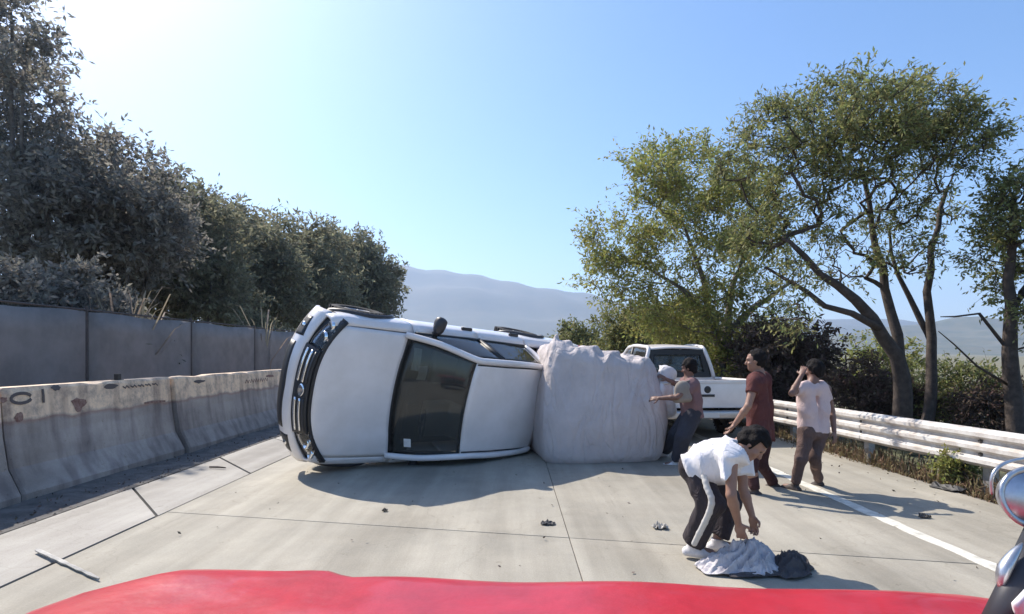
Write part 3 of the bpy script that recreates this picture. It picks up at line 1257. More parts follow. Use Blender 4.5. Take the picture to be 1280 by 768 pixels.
def shrub(name, label, px, py, r, Y, leaf, seed, ntips=110, n_leaf=60, ln=0.10, wd=0.04, group=None, wide=1.0, bark=M_bark, sig=None):
    c = P(px, py, Y)
    base = np.array([c[0], Y, -0.12])
    rr = r * Y / FOC
    top = CAMH - (py - r - HY) * Y / FOC
    r_ = np.random.RandomState(seed)
    hz = max(top, 0.35)
    blobs = [(np.array([c[0] + r_.uniform(-.45, .45) * rr * wide, Y + r_.uniform(-.35, .35) * rr, hz * r_.uniform(0.35, 0.62)]), (rr * r_.uniform(.5, .75) * wide, rr * .65, hz * r_.uniform(0.32, 0.46))) for _ in range(5)]
    limbs = [(np.array([base + r_.normal(size=3) * [.05, .05, 0], base + [r_.uniform(-.3, .3) * rr, r_.uniform(-.2, .2) * rr, hz * .3], base + [r_.uniform(-.7, .7) * rr * wide, r_.uniform(-.4, .4) * rr, hz * .65]]), 0.035, 0.012) for _ in range(4)]
    return tree(name, label, base, limbs, blobs, ntips, n_leaf, ln, wd, sig or 0.14, leaf, bark, seed, "shrub", group, wood="stems", shell=0.3, zmin=0.02)


shrub("scrub_bush", "dense dark brown thicket behind the walking men and the white pickup", 1000, 450, 62, 13.0, M_leaf_brown, 31, 240, 90, 0.12, 0.05, SG, 1.25, sig=0.2)
shrub("scrub_bush", "dark olive bush just right of the white pickup's tailgate", 935, 440, 50, 15.0, M_leaf_green, 32, 160, 80, 0.12, 0.05, SG, sig=0.2)
shrub("scrub_bush", "low reddish brown bush left of the forked tree's trunk", 1078, 492, 40, 11.0, M_leaf_brown, 33, 130, 70, 0.09, 0.035, SG, 1.2)
shrub("scrub_bush", "thin green bush between the forked tree's trunks and the edge tree", 1205, 492, 40, 10.2, M_leaf_right, 34, 120, 60, 0.085, 0.035, SG, 1.3)
shrub("scrub_bush", "brown leafless bush under the dark edge tree's bare boughs", 1240, 510, 34, 9.4, M_leaf_brown, 35, 100, 45, 0.075, 0.03, SG, 1.2)
shrub("scrub_bush", "olive brown bush hugging the foot of the forked tree", 1130, 508, 34, 10.8, M_leaf_brown, 36, 110, 60, 0.085, 0.035, SG, 1.3)
shrub("scrub_bush", "pale olive bush far behind the forked tree's fork", 1100, 450, 34, 17.0, M_leaf_green, 37, 120, 60, 0.11, 0.05, SG, 1.5)
shrub("scrub_bush", "small fresh green bush under the guardrail at its near end", 1195, 585, 14, 6.9, M_leaf_green, 38, 50, 50, 0.05, 0.022, SG, 1.5, sig=0.07)
shrub("yellow_bush", "bright yellow-green bush rising over the white tarp bundle", 790, 418, 40, 19.0, M_leaf_yellow, 39, 240, 80, 0.14, 0.06, "bushes beyond the white pickup", 1.3, sig=0.24)
shrub("yellow_bush", "yellow-green bush above the cream cab roof of the second pickup", 860, 410, 40, 20.0, M_leaf_yellow, 40, 240, 80, 0.14, 0.06, "bushes beyond the white pickup", 1.2, sig=0.24)
shrub("yellow_bush", "small hazy green bush farther off, left of the yellow-green bushes", 725, 424, 26, 30.0, M_leaf_yellow, 41, 150, 70, 0.2, 0.09, "bushes beyond the white pickup", 1.5, sig=0.3)

# trees on the left bank, thick, sun glare put into their leaf colour
GL = "trees on the left bank"


def bank_tree(label, lst, Y, seed, leaf, ntips, n_leaf, ln, sig=0.3, base_x=None):
    bl = pxblobs(lst, Y, 1.0, seed, 1.5, 1.1)
    cx_ = np.mean([b[0][0] for b in bl]) if base_x is None else base_x
    base = np.array([cx_, Y, -0.12])
    top = max(b[0][2] for b in bl)
    r_ = np.random.RandomState(seed + 500)
    limbs = [(np.array([base, base + [0.1, 0, top * .25], base + [0.25, 0.1, top * .5]]), 0.22, 0.11)]
    for b in bl:
        limbs.append((np.array([base + [0.15, 0.02, top * .35], base * .45 + b[0] * .55 + r_.normal(size=3) * .15, np.array(b[0])]), 0.10, 0.03))
    return tree("bank_tree", label, base, limbs, bl, ntips, n_leaf, ln, ln * 0.42, sig, leaf, M_bark_pale, seed, "tree", GL, gap=0.02, shell=0.35)


bank_tree("tallest pale grey tree at the upper left edge of the photo", [(-30, 120, 95, .8), (30, 70, 48, .6), (48, 160, 52, .75), (0, 230, 85), (60, 260, 70), (-60, 40, 70), (15, 15, 34, .6), (-20, 330, 70)], 15.0, 51, M_leaf_grey, 620, 75, 0.17, 0.27)
bank_tree("pale grey tree with ragged twigs stepping down from the tallest left tree", [(120, 220, 52), (165, 245, 52), (100, 280, 60), (150, 310, 62), (190, 290, 50), (110, 350, 50), (140, 178, 22, .6)], 17.0, 52, M_leaf_grey, 560, 75, 0.17, 0.28)
bank_tree("dark rounded tree in the middle of the left row, above the grey screen fence", [(225, 275, 50), (255, 300, 50), (225, 330, 55), (265, 355, 50), (215, 370, 45), (205, 235, 22)], 20.0, 53, M_leaf_greygreen, 460, 75, 0.19, 0.32)
bank_tree("grey-green tree fourth in the left row, over the right part of the screen fence", [(295, 310, 48), (320, 335, 50), (290, 360, 50), (335, 370, 45), (285, 275, 20)], 26.0, 54, M_leaf_greygreen, 420, 75, 0.23, 0.38)
bank_tree("broad olive tree fifth in the left row, above the pickup's front wheel", [(365, 320, 46), (395, 330, 46), (370, 365, 46), (405, 375, 46), (350, 345, 40)], 32.0, 55, M_leaf_greygreen, 460, 75, 0.27, 0.42)
bank_tree("farthest rounded olive tree ending the left row against the mountain", [(425, 335, 44), (452, 355, 40), (430, 385, 44), (468, 385, 32), (455, 320, 22), (470, 350, 28)], 40.0, 56, M_leaf_greygreen, 460, 75, 0.32, 0.46)

# undergrowth in front of the fence
BG = "bushes behind the left barrier"
shrub("bank_bush", "pale grey bush rising behind the grey fence at the photo's left edge", 10, 390, 56, 9.6, M_leaf_grey, 61, 260, 80, 0.12, 0.05, BG, 1.3, sig=0.2)
shrub("bank_bush", "pale grey bush rising behind the grey fence below the ragged tree", 85, 392, 46, 10.6, M_leaf_grey, 62, 260, 80, 0.12, 0.05, BG, 1.3, sig=0.2)
shrub("bank_bush", "pale grey bush behind the grey fence beside the brightest dry plume", 150, 396, 36, 11.4, M_leaf_grey, 63, 180, 80, 0.12, 0.05, BG, 1.1, sig=0.2)
shrub("bank_bush", "low bush behind the fence near its last visible post", 330, 405, 28, 18.0, M_leaf_greygreen, 64, 160, 80, 0.14, 0.06, BG, 1.4, sig=0.2)


def straw_plant(px, py, h_px, Y, label, seed, n=22):
    r_ = np.random.RandomState(seed)
    top = P(px, py, Y)
    base = np.array([top[0], Y, -0.1])
    H_ = top[2] + 0.1
    t = thing("dry_reed_plant", label, "plant", base, "dry pale plants on the left bank")
    Vs, Fs = [], []
    for i in range(n):
        a = r_.uniform(0, 2 * PI)
        lean = r_.uniform(0.05, 0.22) * H_
        w = r_.uniform(0.008, 0.02)
        h = H_ * r_.uniform(0.7, 1.05)
        d = np.array([math.cos(a), math.sin(a), 0])
        s_ = np.array([-math.sin(a), math.cos(a), 0])
        p0 = d * 0.06
        p1 = d * lean * 0.4 + [0, 0, h * 0.7]
        p2 = d * lean * (1.3) + [0, 0, h]
        p3 = d * lean * 1.75 + [0, 0, h * r_.uniform(0.98, 1.06)]
        k_ = len(Vs)
        Vs += [p0 - s_ * w, p0 + s_ * w, p1 - s_ * w * 1.4, p1 + s_ * w * 1.4, p2 - s_ * w, p2 + s_ * w, p3 - s_ * .003, p3 + s_ * .003]
        Fs += [(k_, k_ + 1, k_ + 3, k_ + 2), (k_ + 2, k_ + 3, k_ + 5, k_ + 4), (k_ + 4, k_ + 5, k_ + 7, k_ + 6)]
    np_mesh("blades", np.array(Vs), np.array(Fs), M_leaf_dry, t)


straw_plant(20, 335, 40, 9.9, "tall pale dry reeds at the left edge behind the barrier", 71, 30)
straw_plant(80, 358, 40, 10.4, "pale dry reeds left of the two drooping pale plumes", 72)
straw_plant(122, 366, 40, 10.8, "thin pale dry reeds between the left reeds and the bright plume", 73, 14)
straw_plant(150, 360, 40, 10.8, "pale drooping dry plume standing above the grey screen fence", 74)
straw_plant(174, 374, 40, 10.9, "brightest drooping dry plume, rightmost of those above the fence's near part", 75)
straw_plant(330, 388, 40, 16.0, "pale dry reeds above the fence's thin dark post", 76)

# dry grass along the right edge of the slab
r_ = np.random.RandomState(5)
n = 7000
yy = 2.0 + 18 * r_.rand(n) ** 1.3
edge = np.interp(yy, [2, 6.6, 10.7, 20], [5.28, 5.24, 5.0, 4.92])
xx = edge + np.abs(r_.normal(0.12, 0.32, n)) - 0.07
hh = r_.uniform(0.05, 0.30, n) * np.clip((xx - edge) * 3 + 0.3, 0.25, 1)
a = r_.uniform(0, 2 * PI, n)
d = np.stack([np.cos(a), np.sin(a), 0 * a], 1)
s_ = np.stack([-np.sin(a), np.cos(a), 0 * a], 1) * r_.uniform(0.004, 0.011, (n, 1))
p0 = np.stack([xx, yy, np.full(n, -0.13)], 1)
p1 = p0 + d * hh[:, None] * 0.25 + np.stack([0 * hh, 0 * hh, hh * 0.75 + 0.1], 1)
p2 = p0 + d * hh[:, None] * 0.8 + np.stack([0 * hh, 0 * hh, hh + 0.1], 1)
V = np.stack([p0 - s_, p0 + s_, p1 + s_, p1 - s_, p1 - s_, p1 + s_, p2 + s_ * .1, p2 - s_ * .1], 1).reshape(-1, 3)
F = np.arange(n * 8).reshape(-1, 4)
M_grass = mat("dry_grass", (0.20, 0.155, 0.085), 0.9, island=0.4, trans=0.3, spec=0.2)
tag(np_mesh("grass", V, F, M_grass), kind='stuff')

# leaf litter and grit on the verge and along the joints
n = 1500
yy = r_.uniform(1.5, 16, n)
xx = np.where(r_.rand(n) < 0.8, r_.uniform(-5.3, -4.5, n), np.where(r_.rand(n) < .5, r_.normal(4.9, .25, n), r_.uniform(-3.4, 4.6, n)))
V, F = leaf_quads(np.stack([xx, yy, np.full(n, 0.012)], 1), 0.002, 1, 0.035, 0.02, r_)
V[:, 2] = np.clip(V[:, 2], 0.003, 0.05)
M_litter = mat("leaf_litter", (0.13, 0.10, 0.075), 0.9, island=0.4)
tag(np_mesh("leaf_litter", V, F, M_litter), kind='stuff')

# ================================================================== PICKUPS
M_white = mat("white_car_paint", (0.82, 0.775, 0.765), 0.3, coat=0.5, var=0.05, vscale=2.5, color2=(0.74, 0.695, 0.675), bump=0.002, bscale=2.2)
M_black = mat("black_plastic", (0.022, 0.022, 0.024), 0.5)
M_trim = mat("dark_trim", (0.035, 0.035, 0.04), 0.45)
M_chrome = mat("chrome", (0.85, 0.85, 0.86), 0.12, metal=1.0)
M_rubber = mat("tyre_rubber", (0.028, 0.027, 0.027), 0.9, var=0.4, vscale=30)
M_alloy = mat("alloy_wheel", (0.45, 0.45, 0.46), 0.35, metal=0.8)
M_glass = glass_mat("car_glass", (0.62, 0.65, 0.64), 0.06)
M_lens = glass_mat("lamp_lens", (0.9, 0.9, 0.92), 0.06)
M_seat = mat("beige_seat_cloth", (0.36, 0.33, 0.28), 0.9, var=0.15, vscale=14, bump=0.004, bscale=90)
M_dash = mat("grey_dashboard", (0.055, 0.055, 0.058), 0.7)
M_red_lens = mat("red_lamp_lens", (0.45, 0.02, 0.02), 0.2, coat=0.5)
M_plate = mat("number_plate_white", (0.62, 0.62, 0.60), 0.5)
M_under = mat("underbody", (0.05, 0.047, 0.045), 0.9, var=0.4, vscale=6)
M_paper = mat("paper", (0.75, 0.74, 0.72), 0.9)
SC = (0.93, 1.06, 0.93)
W = 0.92


def f_prof(z):
    return float(np.interp(z, [.28, .34, .44, .58, .66, .70, .97, 1.0, 1.03], [-.12, -.04, 0, 0, -.03, -.07, -.135, -.155, -.21]))


def sweep(y):
    return .34 * (abs(y) / W) ** 2.6


def fx(y, z):
    return f_prof(z) - sweep(y)


def hood_zc(u):                      # u 0 front .. 1 cowl
    return 0.985 + 0.125 * u ** 0.75 - 0.012 * u * u


def hood_z(u, y):
    a = abs(y) / .80
    crease = 0.014 / (1 + math.exp(-(abs(y) - 0.47) * 60))
    return hood_zc(u) - 0.055 * a ** 2.4 + crease * (0.4 + 0.6 * u) * (1 - a ** 6)


def w_at(x):
    return float(np.interp(x, [-5.25, -5.1, -4.8, -.9, -.55, -.36, -.30], [.885, .905, W, W, .915, .885, .86]))


def z_top(x):
    if x > -1.35:
        u = min(max((-0.35 - x) / 1.0, 0), 1)
        return hood_z(u, .79) - 0.006
    return float(np.interp(x, [-5.3, -3.6, -1.6, -1.35], [1.12, 1.10, 1.10, hood_z(1, .79) - 0.006]))


T_PROF = ([0, .14, .34, .58, .78, .92, 1.0], [.92, .975, .995, 1.0, .988, .955, .865])


def side_y(x, z):
    zt = z_top(x)
    t = min(max((z - .40) / (zt - .40), 0), 1)
    return w_at(x) * float(np.interp(t, *T_PROF))


def side_panel(x0, x1, s, n=15, nz=11):
    xs = np.linspace(x0, x1, n)
    for c in (-.92, -4.07):                        # sharpen the arch edges
        xs = np.concatenate([xs, [v for v in (c - .46, c - .43, c + .43, c + .46) if x1 < v < x0]])
    xs = np.sort(xs)[::-1]
    A = np.zeros((len(xs), nz, 3))
    for i, x in enumerate(xs):
        zb = .40
        for c in (-.92, -4.07):
            if abs(x - c) < .46:
                zb = max(zb, .40 + math.sqrt(.46 ** 2 - (x - c) ** 2))
        zt = z_top(x)
        for j, t in enumerate(np.linspace(0, 1, nz)):
            z = zb + (zt - zb) * t
            A[i, j] = (x, s * side_y(x, z), z)
    if s < 0:
        A = A[::-1]
    return A


def fascia(y0, y1, z0, z1, ny, nz, off=0.0):
    """strip that follows the rounded nose; z0/z1 numbers or functions of y"""
    A = np.zeros((ny, nz, 3))
    for i, y in enumerate(np.linspace(y0, y1, ny)):
        a = z0(y) if callable(z0) else z0
        b = z1(y) if callable(z1) else z1
        for j, z in enumerate(np.linspace(a, b, nz)):
            A[i, j] = (fx(y, z) + off, y * (1 - .10 * min(max((z - .58) / .40, 0), 1) ** 1.5), z)
    return A


def coons(p00, p10, p01, p11, n, m, bulge=(0, 0, 0)):
    A = np.zeros((n, m, 3))
    b = np.array(bulge)
    for i, u in enumerate(np.linspace(0, 1, n)):
        for j, v in enumerate(np.linspace(0, 1, m)):
            A[i, j] = (1 - u) * (1 - v) * np.array(p00) + u * (1 - v) * np.array(p10) + (1 - u) * v * np.array(p01) + u * v * np.array(p11)
            A[i, j] += b * (1 - (2 * u - 1) ** 2) * 1.0
    return A


def rim_strip(A, w, off):
    """four thin slabs along the border of a grid, lifted off along its normal"""
    du = np.gradient(A, axis=0)
    dv = np.gradient(A, axis=1)
    N = np.cross(du, dv)
    N /= np.linalg.norm(N, axis=2, keepdims=True) + 1e-9
    B = A + N * off
    n, m = A.shape[:2]
    mb = MB()

    def lerp(i0, i1, t):
        return B[i0] + (B[i1] - B[i0]) * t
    tu = w / (np.linalg.norm(A[-1, m // 2] - A[0, m // 2]))
    tv = w / (np.linalg.norm(A[n // 2, -1] - A[n // 2, 0]))

    def samp(u, v):
        iu, iv = u * (n - 1), v * (m - 1)
        i, j = min(int(iu), n - 2), min(int(iv), m - 2)
        a, b = iu - i, iv - j
        return (1 - a) * (1 - b) * B[i, j] + a * (1 - b) * B[i + 1, j] + (1 - a) * b * B[i, j + 1] + a * b * B[i + 1, j + 1]
    K = 16
    for (u0, u1, v0, v1) in ((0, tu, 0, 1), (1 - tu, 1, 0, 1), (tu, 1 - tu, 0, tv), (tu, 1 - tu, 1 - tv, 1)):
        ku, kv = (2, K) if (u1 - u0) < 0.5 else (K, 2)
        C_ = np.array([[samp(u, v) for v in np.linspace(v0, v1, kv)] for u in np.linspace(u0, u1, ku)])
        mb.slab(C_, 0.006)
    return mb


def build_pickup(root):
    def B(mb, name, m, par=root, smooth=True, bevel=0.0):
        return mb.build(name, m, par, smooth, SC, True, bevel)
    # ---- nose
    mb = MB()
    mb.slab(fascia(.90, -.90, .29, lambda y: .69 + .02 * abs(y), 41, 12), 0.03)
    bumper = B(mb, "bumper", M_white)
    mb = MB()
    mb.slab(fascia(.50, -.50, .36, lambda y: .60 - .05 * abs(y), 15, 5, 0.026), 0.012)
    B(mb, "intake", M_black, bumper)
    for s in (1, -1):
        mb = MB()
        ya, yb = (.80, .58) if s > 0 else (-.58, -.80)
        mb.slab(fascia(ya, yb, .44, lambda y: .64 - .22 * (abs(y) - .58), 8, 4, 0.026), 0.012)
        fr = B(mb, "fog_lamp", M_black, bumper)
        c = Vector((fx(.69 * s, .52) + .040, .69 * s, .52))
        mb = MB()
        mb.lathe([(0, .012), (.035, .010), (.045, 0), (.045, -.01)], 14, Matrix.Translation(c) @ Matrix.Rotation(R(90), 4, 'Y'))
        B(mb, "lamp_bulb", M_chrome, fr)
    mb = MB()
    mb.slab(fascia(.52, -.52, lambda y: .705, lambda y: .975, 25, 6, 0.004), 0.03)
    grille = B(mb, "grille", M_black)
    for s in (1, -1):
        for zz, h in ((.765, .030), (.855, .030), (.93, .022)):
            mb = MB()
            a0, a1 = sorted((.10 * s, .49 * s))[::-1]
            z0 = lambda y, zz=zz: zz + .02 * (abs(y) - .1)
            mb.slab(fascia(a0, a1, z0, lambda y, zz=zz, h=h: zz + h + .02 * (abs(y) - .1), 10, 3, 0.030), 0.022)
            B(mb, "grille_bar", M_chrome if zz < .92 else M_trim, grille)
    mb = MB()
    c = Vector((fx(0, .835) + .022, 0, .835))
    mb.lathe([(0, .018), (.05, .016), (.075, .010), (.085, 0), (.085, -.02)], 20, Matrix.Translation(c) @ Matrix.Rotation(R(83), 4, 'Y'))
    B(mb, "emblem", M_chrome, grille)
    for s in (1, -1):
        ya, yb = (.875, .535) if s > 0 else (-.535, -.875)
        lo = lambda y: .735 + .10 * max(0, (abs(y) - .60) / .27) ** 1.3
        hi = lambda y: .975 - .02 * (abs(y) - .53)
        mb = MB()
        mb.slab(fascia(ya, yb, lo, hi, 14, 6, -0.035), 0.03)
        lamp = B(mb, "headlight", M_trim)
        for q, rr in ((.62, .062), (.75, .055)):
            c = Vector((fx(q * s, .875) - .02, q * s, .878))
            mb = MB()
            mb.lathe([(0, -.02), (rr * .5, -.012), (rr, .018), (rr * 1.06, .02), (rr * 1.06, -.02)], 16, Matrix.Translation(c) @ Matrix.Rotation(R(90), 4, 'Y') @ Matrix.Rotation(0, 4, 'X'))
            B(mb, "reflector", M_chrome, lamp)
        mb = MB()
        mb.slab(fascia(ya, yb, lo, hi, 14, 6, 0.006), 0.006)
        B(mb, "lens", M_lens, lamp)
    mb = MB()
    mb.slab(fascia(.90, -.90, .62, .98, 31, 6, -0.045), 0.03)
    B(mb, "front_panel", M_black)
    # ---- hood
    ny, nx = 33, 22
    A = np.zeros((nx, ny, 3))
    for j, y in enumerate(np.linspace(-.78, .78, ny)):
        x0 = fx(y, 0.99) - .012
        x1 = -1.27 - .13 * (abs(y) / .78) ** 2
        for i, u in enumerate(np.linspace(0, 1, nx)):
            lip = -0.018 * max(0, 1 - u / .07) ** 2
            A[i, j] = (x0 + (x1 - x0) * u, y, hood_z(u, y) + lip)
    mb = MB()
    mb.slab(A[::-1], 0.022)
    B(mb, "hood", M_white)
    mb = MB()
    mb.box((-1.36, -.60, .30), (-.30, .60, .93))
    B(mb, "engine_bay", M_under, smooth=False)
    # cowl and wipers
    A = np.zeros((4, 21, 3))
    for j, y in enumerate(np.linspace(-.76, .76, 21)):
        for i, u in enumerate(np.linspace(0, 1, 4)):
            A[i, j] = (-1.262 - .13 * (abs(y) / .78) ** 2 - u * .09 - .02, y, 1.065 + .015 * u - .04 * (abs(y) / .78) ** 2)
    mb = MB()
    mb.slab(A[::-1], 0.02)
    cowl = B(mb, "cowl", M_black)
    # ---- sides
    for s in (1, -1):
        for nm, x0, x1, n in (("fender", -.31, -1.45, 18), ("door", -1.462, -2.62, 10), ("door", -2.632, -3.62, 14), ("bed_side", -3.66, -5.2, 20)):
            mb = MB()
            mb.slab(side_panel(x0, x1, s, n), 0.028 if nm != "bed_side" else 0.05)
            o = B(mb, nm, M_white)
            if nm == "door":
                hx = x1 + .16
                y = side_y(hx, .96) * s
                mb = MB()
                mb.box((hx - .10, min(y - .02 * s, y + .035 * s), .945), (hx + .10, max(y - .02 * s, y + .035 * s), .985))
                B(mb, "handle", M_black, o, True, 0.01)
                if x0 > -2:
                    # mirror
                    mb = MB()
                    mb.tube([(-1.78, .80 * s, 1.09), (-1.80, .88 * s, 1.14)], [.04, .045], 10)
                    mb.tube(curve_pts([(-1.78, .855 * s, 1.12), (-1.79, .90 * s, 1.16), (-1.80, .96 * s, 1.17), (-1.82, 1.0 * s, 1.165), (-1.83, 1.02 * s, 1.16)], 9),
                            [.05, .075, .085, .088, .09, .088, .085, .07, .03], 12, flat=1.1)
                    B(mb, "mirror", M_trim, o)
        for c in (-.92, -4.07):
            pts = [(c + .475 * math.cos(a), s * (side_y(c + .47 * math.cos(a), .40 + .475 * math.sin(a)) + .006), .40 + .475 * math.sin(a)) for a in np.linspace(0.02, PI - .02, 19)]
            mb = MB()
            mb.tube(pts, .032, 6)
            B(mb, "arch_trim", M_trim)
        mb = MB()
        mb.box((-3.6, min(.70 * s, .87 * s), .335), (-1.42, max(.70 * s, .87 * s), .42))
        B(mb, "side_step", M_black, smooth=False, bevel=0.015)
    # ---- cabin
    roofz = lambda x, y: float(np.interp(x, [-3.66, -3.3, -2.7, -2.15, -2.05], [1.675, 1.72, 1.745, 1.715, 1.70])) + .04 * (1 - (abs(y) / .60) ** 2.2)
    A = np.zeros((18, 19, 3))
    for j, y in enumerate(np.linspace(-.595, .595, 19)):
        xf = -2.06 - .10 * (abs(y) / .6) ** 2
        xr = -3.655 + .03 * (abs(y) / .6) ** 2
        for i, u in enumerate(np.linspace(0, 1, 18)):
            x = xf + (xr - xf) * u
            A[i, j] = (x, y, roofz(x, y) - .012 * (u > .97) - .01 * (u < .03))
    mb = MB()
    mb.slab(A[::-1], 0.025)
    B(mb, "roof", M_white)
    for s in (1, -1):
        mb = MB()
        mb.tube([(x, .562 * s, roofz(x, .562) + .003) for x in np.linspace(-2.16, -3.62, 14)], .009, 6, flat=.5)
        B(mb, "drip_channel", M_black)
    for s in (1, -1):
        mb = MB()
        mb.tube(curve_pts([(-1.34, .765 * s, 1.06), (-1.72, .725 * s, 1.365), (-2.13, .625 * s, 1.69), (-2.35, .615 * s, 1.728), (-2.75, .618 * s, 1.75), (-3.3, .608 * s, 1.725), (-3.60, .592 * s, 1.67), (-3.69, .69 * s, 1.36), (-3.68, .775 * s, 1.085)], 40), .040, 10)
        B(mb, "roof_rail", M_white)
        mb = MB()
        mb.tube([(-2.63, .795 * s, 1.09), (-2.66, .635 * s, 1.72)], .038, 8)
        B(mb, "door_pillar", M_black)
        mb = MB()
        mb.tube([(-1.46, .80 * s, 1.098), (-2.4, .805 * s, 1.105), (-3.62, .79 * s, 1.105)], .018, 6)
        B(mb, "belt_strip", M_black)
        for q in (coons((-1.52, .795 * s, 1.10), (-2.60, .80 * s, 1.105), (-2.17, .625 * s, 1.68), (-2.62, .635 * s, 1.725), 12, 8, (0, .012 * s, 0)),
                  coons((-2.67, .80 * s, 1.105), (-3.63, .775 * s, 1.105), (-2.68, .635 * s, 1.725), (-3.56, .61 * s, 1.665), 12, 8, (0, .012 * s, 0))):
            mb = MB()
            mb.slab(q if s < 0 else q[::-1], 0.006)
            B(mb, "side_window", M_glass)
    # windscreen
    ny, nz = 25, 12
    A = np.zeros((ny, nz, 3))
    for i, y in enumerate(np.linspace(-1, 1, ny)):
        b = np.array([-1.325 - .125 * y * y, .745 * y, 1.075 + .0 * y])
        t_ = np.array([-2.065 - .10 * y * y, .60 * y, 1.735 - .04 * abs(y) ** 2.2])
        for j, v in enumerate(np.linspace(0, 1, nz)):
            A[i, j] = b + (t_ - b) * v + np.array([.02, 0, .02]) * math.sin(PI * v)
    mb = MB()
    mb.slab(A[::-1], 0.006)
    ws = B(mb, "windscreen", M_glass)
    B(rim_strip(A[::-1], .045, .008), "seal", M_black, ws, False)
    mb = MB()
    A2 = A.copy()
    mb.tube([(-1.385, -.10, 1.105), (-1.42, .18, 1.135), (-1.47, .50, 1.175)], [.012, .010, .006], 6)
    mb.tube([(-1.385, .52, 1.09), (-1.42, .30, 1.13), (-1.44, .02, 1.16), (-1.46, -.18, 1.175)], [.012, .010, .008, .006], 6)
    B(mb, "wiper", M_black, cowl)
    # inspection sticker in the low corner of the glass
    i0 = A[21:23, 2:4]
    mb = MB()
    c = (A[22, 2] * .4 + A[21, 3] * .6)
    du = unit(A[22, 2] - A[21, 2])
    dv = unit(A[21, 3] - A[21, 2])
    nn = unit(np.cross(dv, du))
    nn = nn if nn[2] > 0 else -nn
    Q = np.array([[c + du * a * .055 + dv * b * .05 + nn * .006 for b in (-1, 1)] for a in (-1, 1)])
    mb.slab(Q, 0.002)
    B(mb, "sticker", M_paper, ws, False)
    # rear wall of the cabin and its window
    A = coons((-3.70, .70, 1.09), (-3.70, -.70, 1.09), (-3.63, .57, 1.66), (-3.63, -.57, 1.66), 14, 8, (-.02, 0, 0))
    mb = MB()
    mb.slab(A[1:-1, 1:-1], 0.006)
    rw = B(mb, "rear_window", M_glass)
    B(rim_strip(A, .105, .006), "seal", M_black, rw, False)
    mb = MB()
    mb.box((-3.70, -.80, .50), (-3.655, .80, 1.10))
    B(mb, "cabin_rear_wall", M_white, smooth=False, bevel=0.01)
    # inside
    mb = MB()
    mb.box((-1.72, -.72, .80), (-1.40, .72, 1.05))
    mb.box((-1.78, .10, .98), (-1.55, .62, 1.10))
    B(mb, "dashboard", M_dash, smooth=False, bevel=0.03)
    mb = MB()
    c = Matrix.Translation(Vector((-1.88, .37, 1.08))) @ Matrix.Rotation(R(-62), 4, 'Y')
    pts = [tuple(c @ Vector((.185 * math.cos(a), .185 * math.sin(a), 0))) for a in np.linspace(0, 2 * PI, 25)]
    mb.tube(pts, .016, 8, caps=False)
    for a in (0.3, PI - .3, -PI / 2):
        mb.tube([tuple(c @ Vector((0, 0, -.03))), tuple(c @ Vector((.18 * math.sin(a), .18 * math.cos(a), 0)))], .016, 6)
    mb.tube([tuple(c @ Vector((0, 0, 0))), (-1.66, .37, 1.0)], .03, 8)
    B(mb, "steering_wheel", M_black)
    for y in (.37, -.37):
        mb = MB()
        mb.box((-2.62, y - .25, .70), (-2.08, y + .25, .84))
        Mx = Matrix.Translation(Vector((-2.58, y, .84))) @ Matrix.Rotation(R(-14), 4, 'Y')
        mb.box((-.07, -.24, -.06), (.07, .24, .52), Mx)
        mb.box((-.05, -.13, .55), (.05, .13, .73), Mx)
        B(mb, "seat", M_seat, smooth=True, bevel=0.045)
    mb = MB()
    mb.box((-3.55, -.66, .70), (-3.05, .66, .84))
    mb.box((-3.62, -.66, .80), (-3.47, .66, 1.28))
    B(mb, "rear_bench", M_seat, smooth=True, bevel=0.045)
    mb = MB()
    mb.slab(np.array([[(-1.50 - .02 * i, -.62 + .14 * j, 1.085 + .02 * ((i + j) % 2) + .018 * i) for j in range(3)] for i in range(5)]), 0.004)
    mb.slab(np.array([[(-1.62 - .05 * i, -.40 + .09 * j, 1.09 + .025 * ((i * 2 + j) % 2)) for j in range(3)] for i in range(4)]), 0.004)
    B(mb, "papers", M_paper, smooth=False)
    mb = MB()
    mb.box((-3.64, -.74, .50), (-1.40, .74, .56))
    B(mb, "floor_pan", M_dash, smooth=False)
    # ---- bed, tail, underbody
    mb = MB()
    mb.box((-5.17, -.84, .66), (-3.70, .84, .71))
    B(mb, "bed_floor", M_under, smooth=False)
    mb = MB()
    mb.box((-5.225, -.735, .60), (-5.175, .735, 1.10))
    mb.box((-5.235, -.72, 1.04), (-5.225, .72, 1.095))
    tg = B(mb, "tailgate", M_white, bevel=0.012)
    mb = MB()
    mb.lathe([(0, .012), (.05, .010), (.065, 0), (.065, -.01)], 16, Matrix.Translation(Vector((-5.227, 0, .93))) @ Matrix.Rotation(R(-90), 4, 'Y'))
    B(mb, "emblem", M_black, tg)
    mb = MB()
    mb.box((-5.24, -.13, .80), (-5.224, .13, .845))
    B(mb, "handle", M_black, tg, False, 0.004)
    for s in (1, -1):
        mb = MB()
        mb.box((-5.225, min(.745 * s, .885 * s), .66), (-5.13, max(.745 * s, .885 * s), 1.07))
        B(mb, "tail_light", M_red_lens, bevel=0.015)
    mb = MB()
    mb.box((-5.36, -.86, .42), (-5.19, .86, .56))
    rb = B(mb, "rear_bumper", M_alloy, bevel=0.025)
    mb = MB()
    mb.box((-5.372, -.16, .445), (-5.361, .16, .535))
    B(mb, "number_plate", M_plate, rb, False)
    mb = MB()
    for s in (1, -1):
        mb.box((-5.15, min(.42 * s, .55 * s), .36), (-.35, max(.42 * s, .55 * s), .50))
    for x in (-.75, -1.6, -2.6, -3.5, -4.6):
        mb.box((x - .05, -.421, .39), (x + .05, .421, .48))
    B(mb, "frame_rails", M_under, smooth=False)
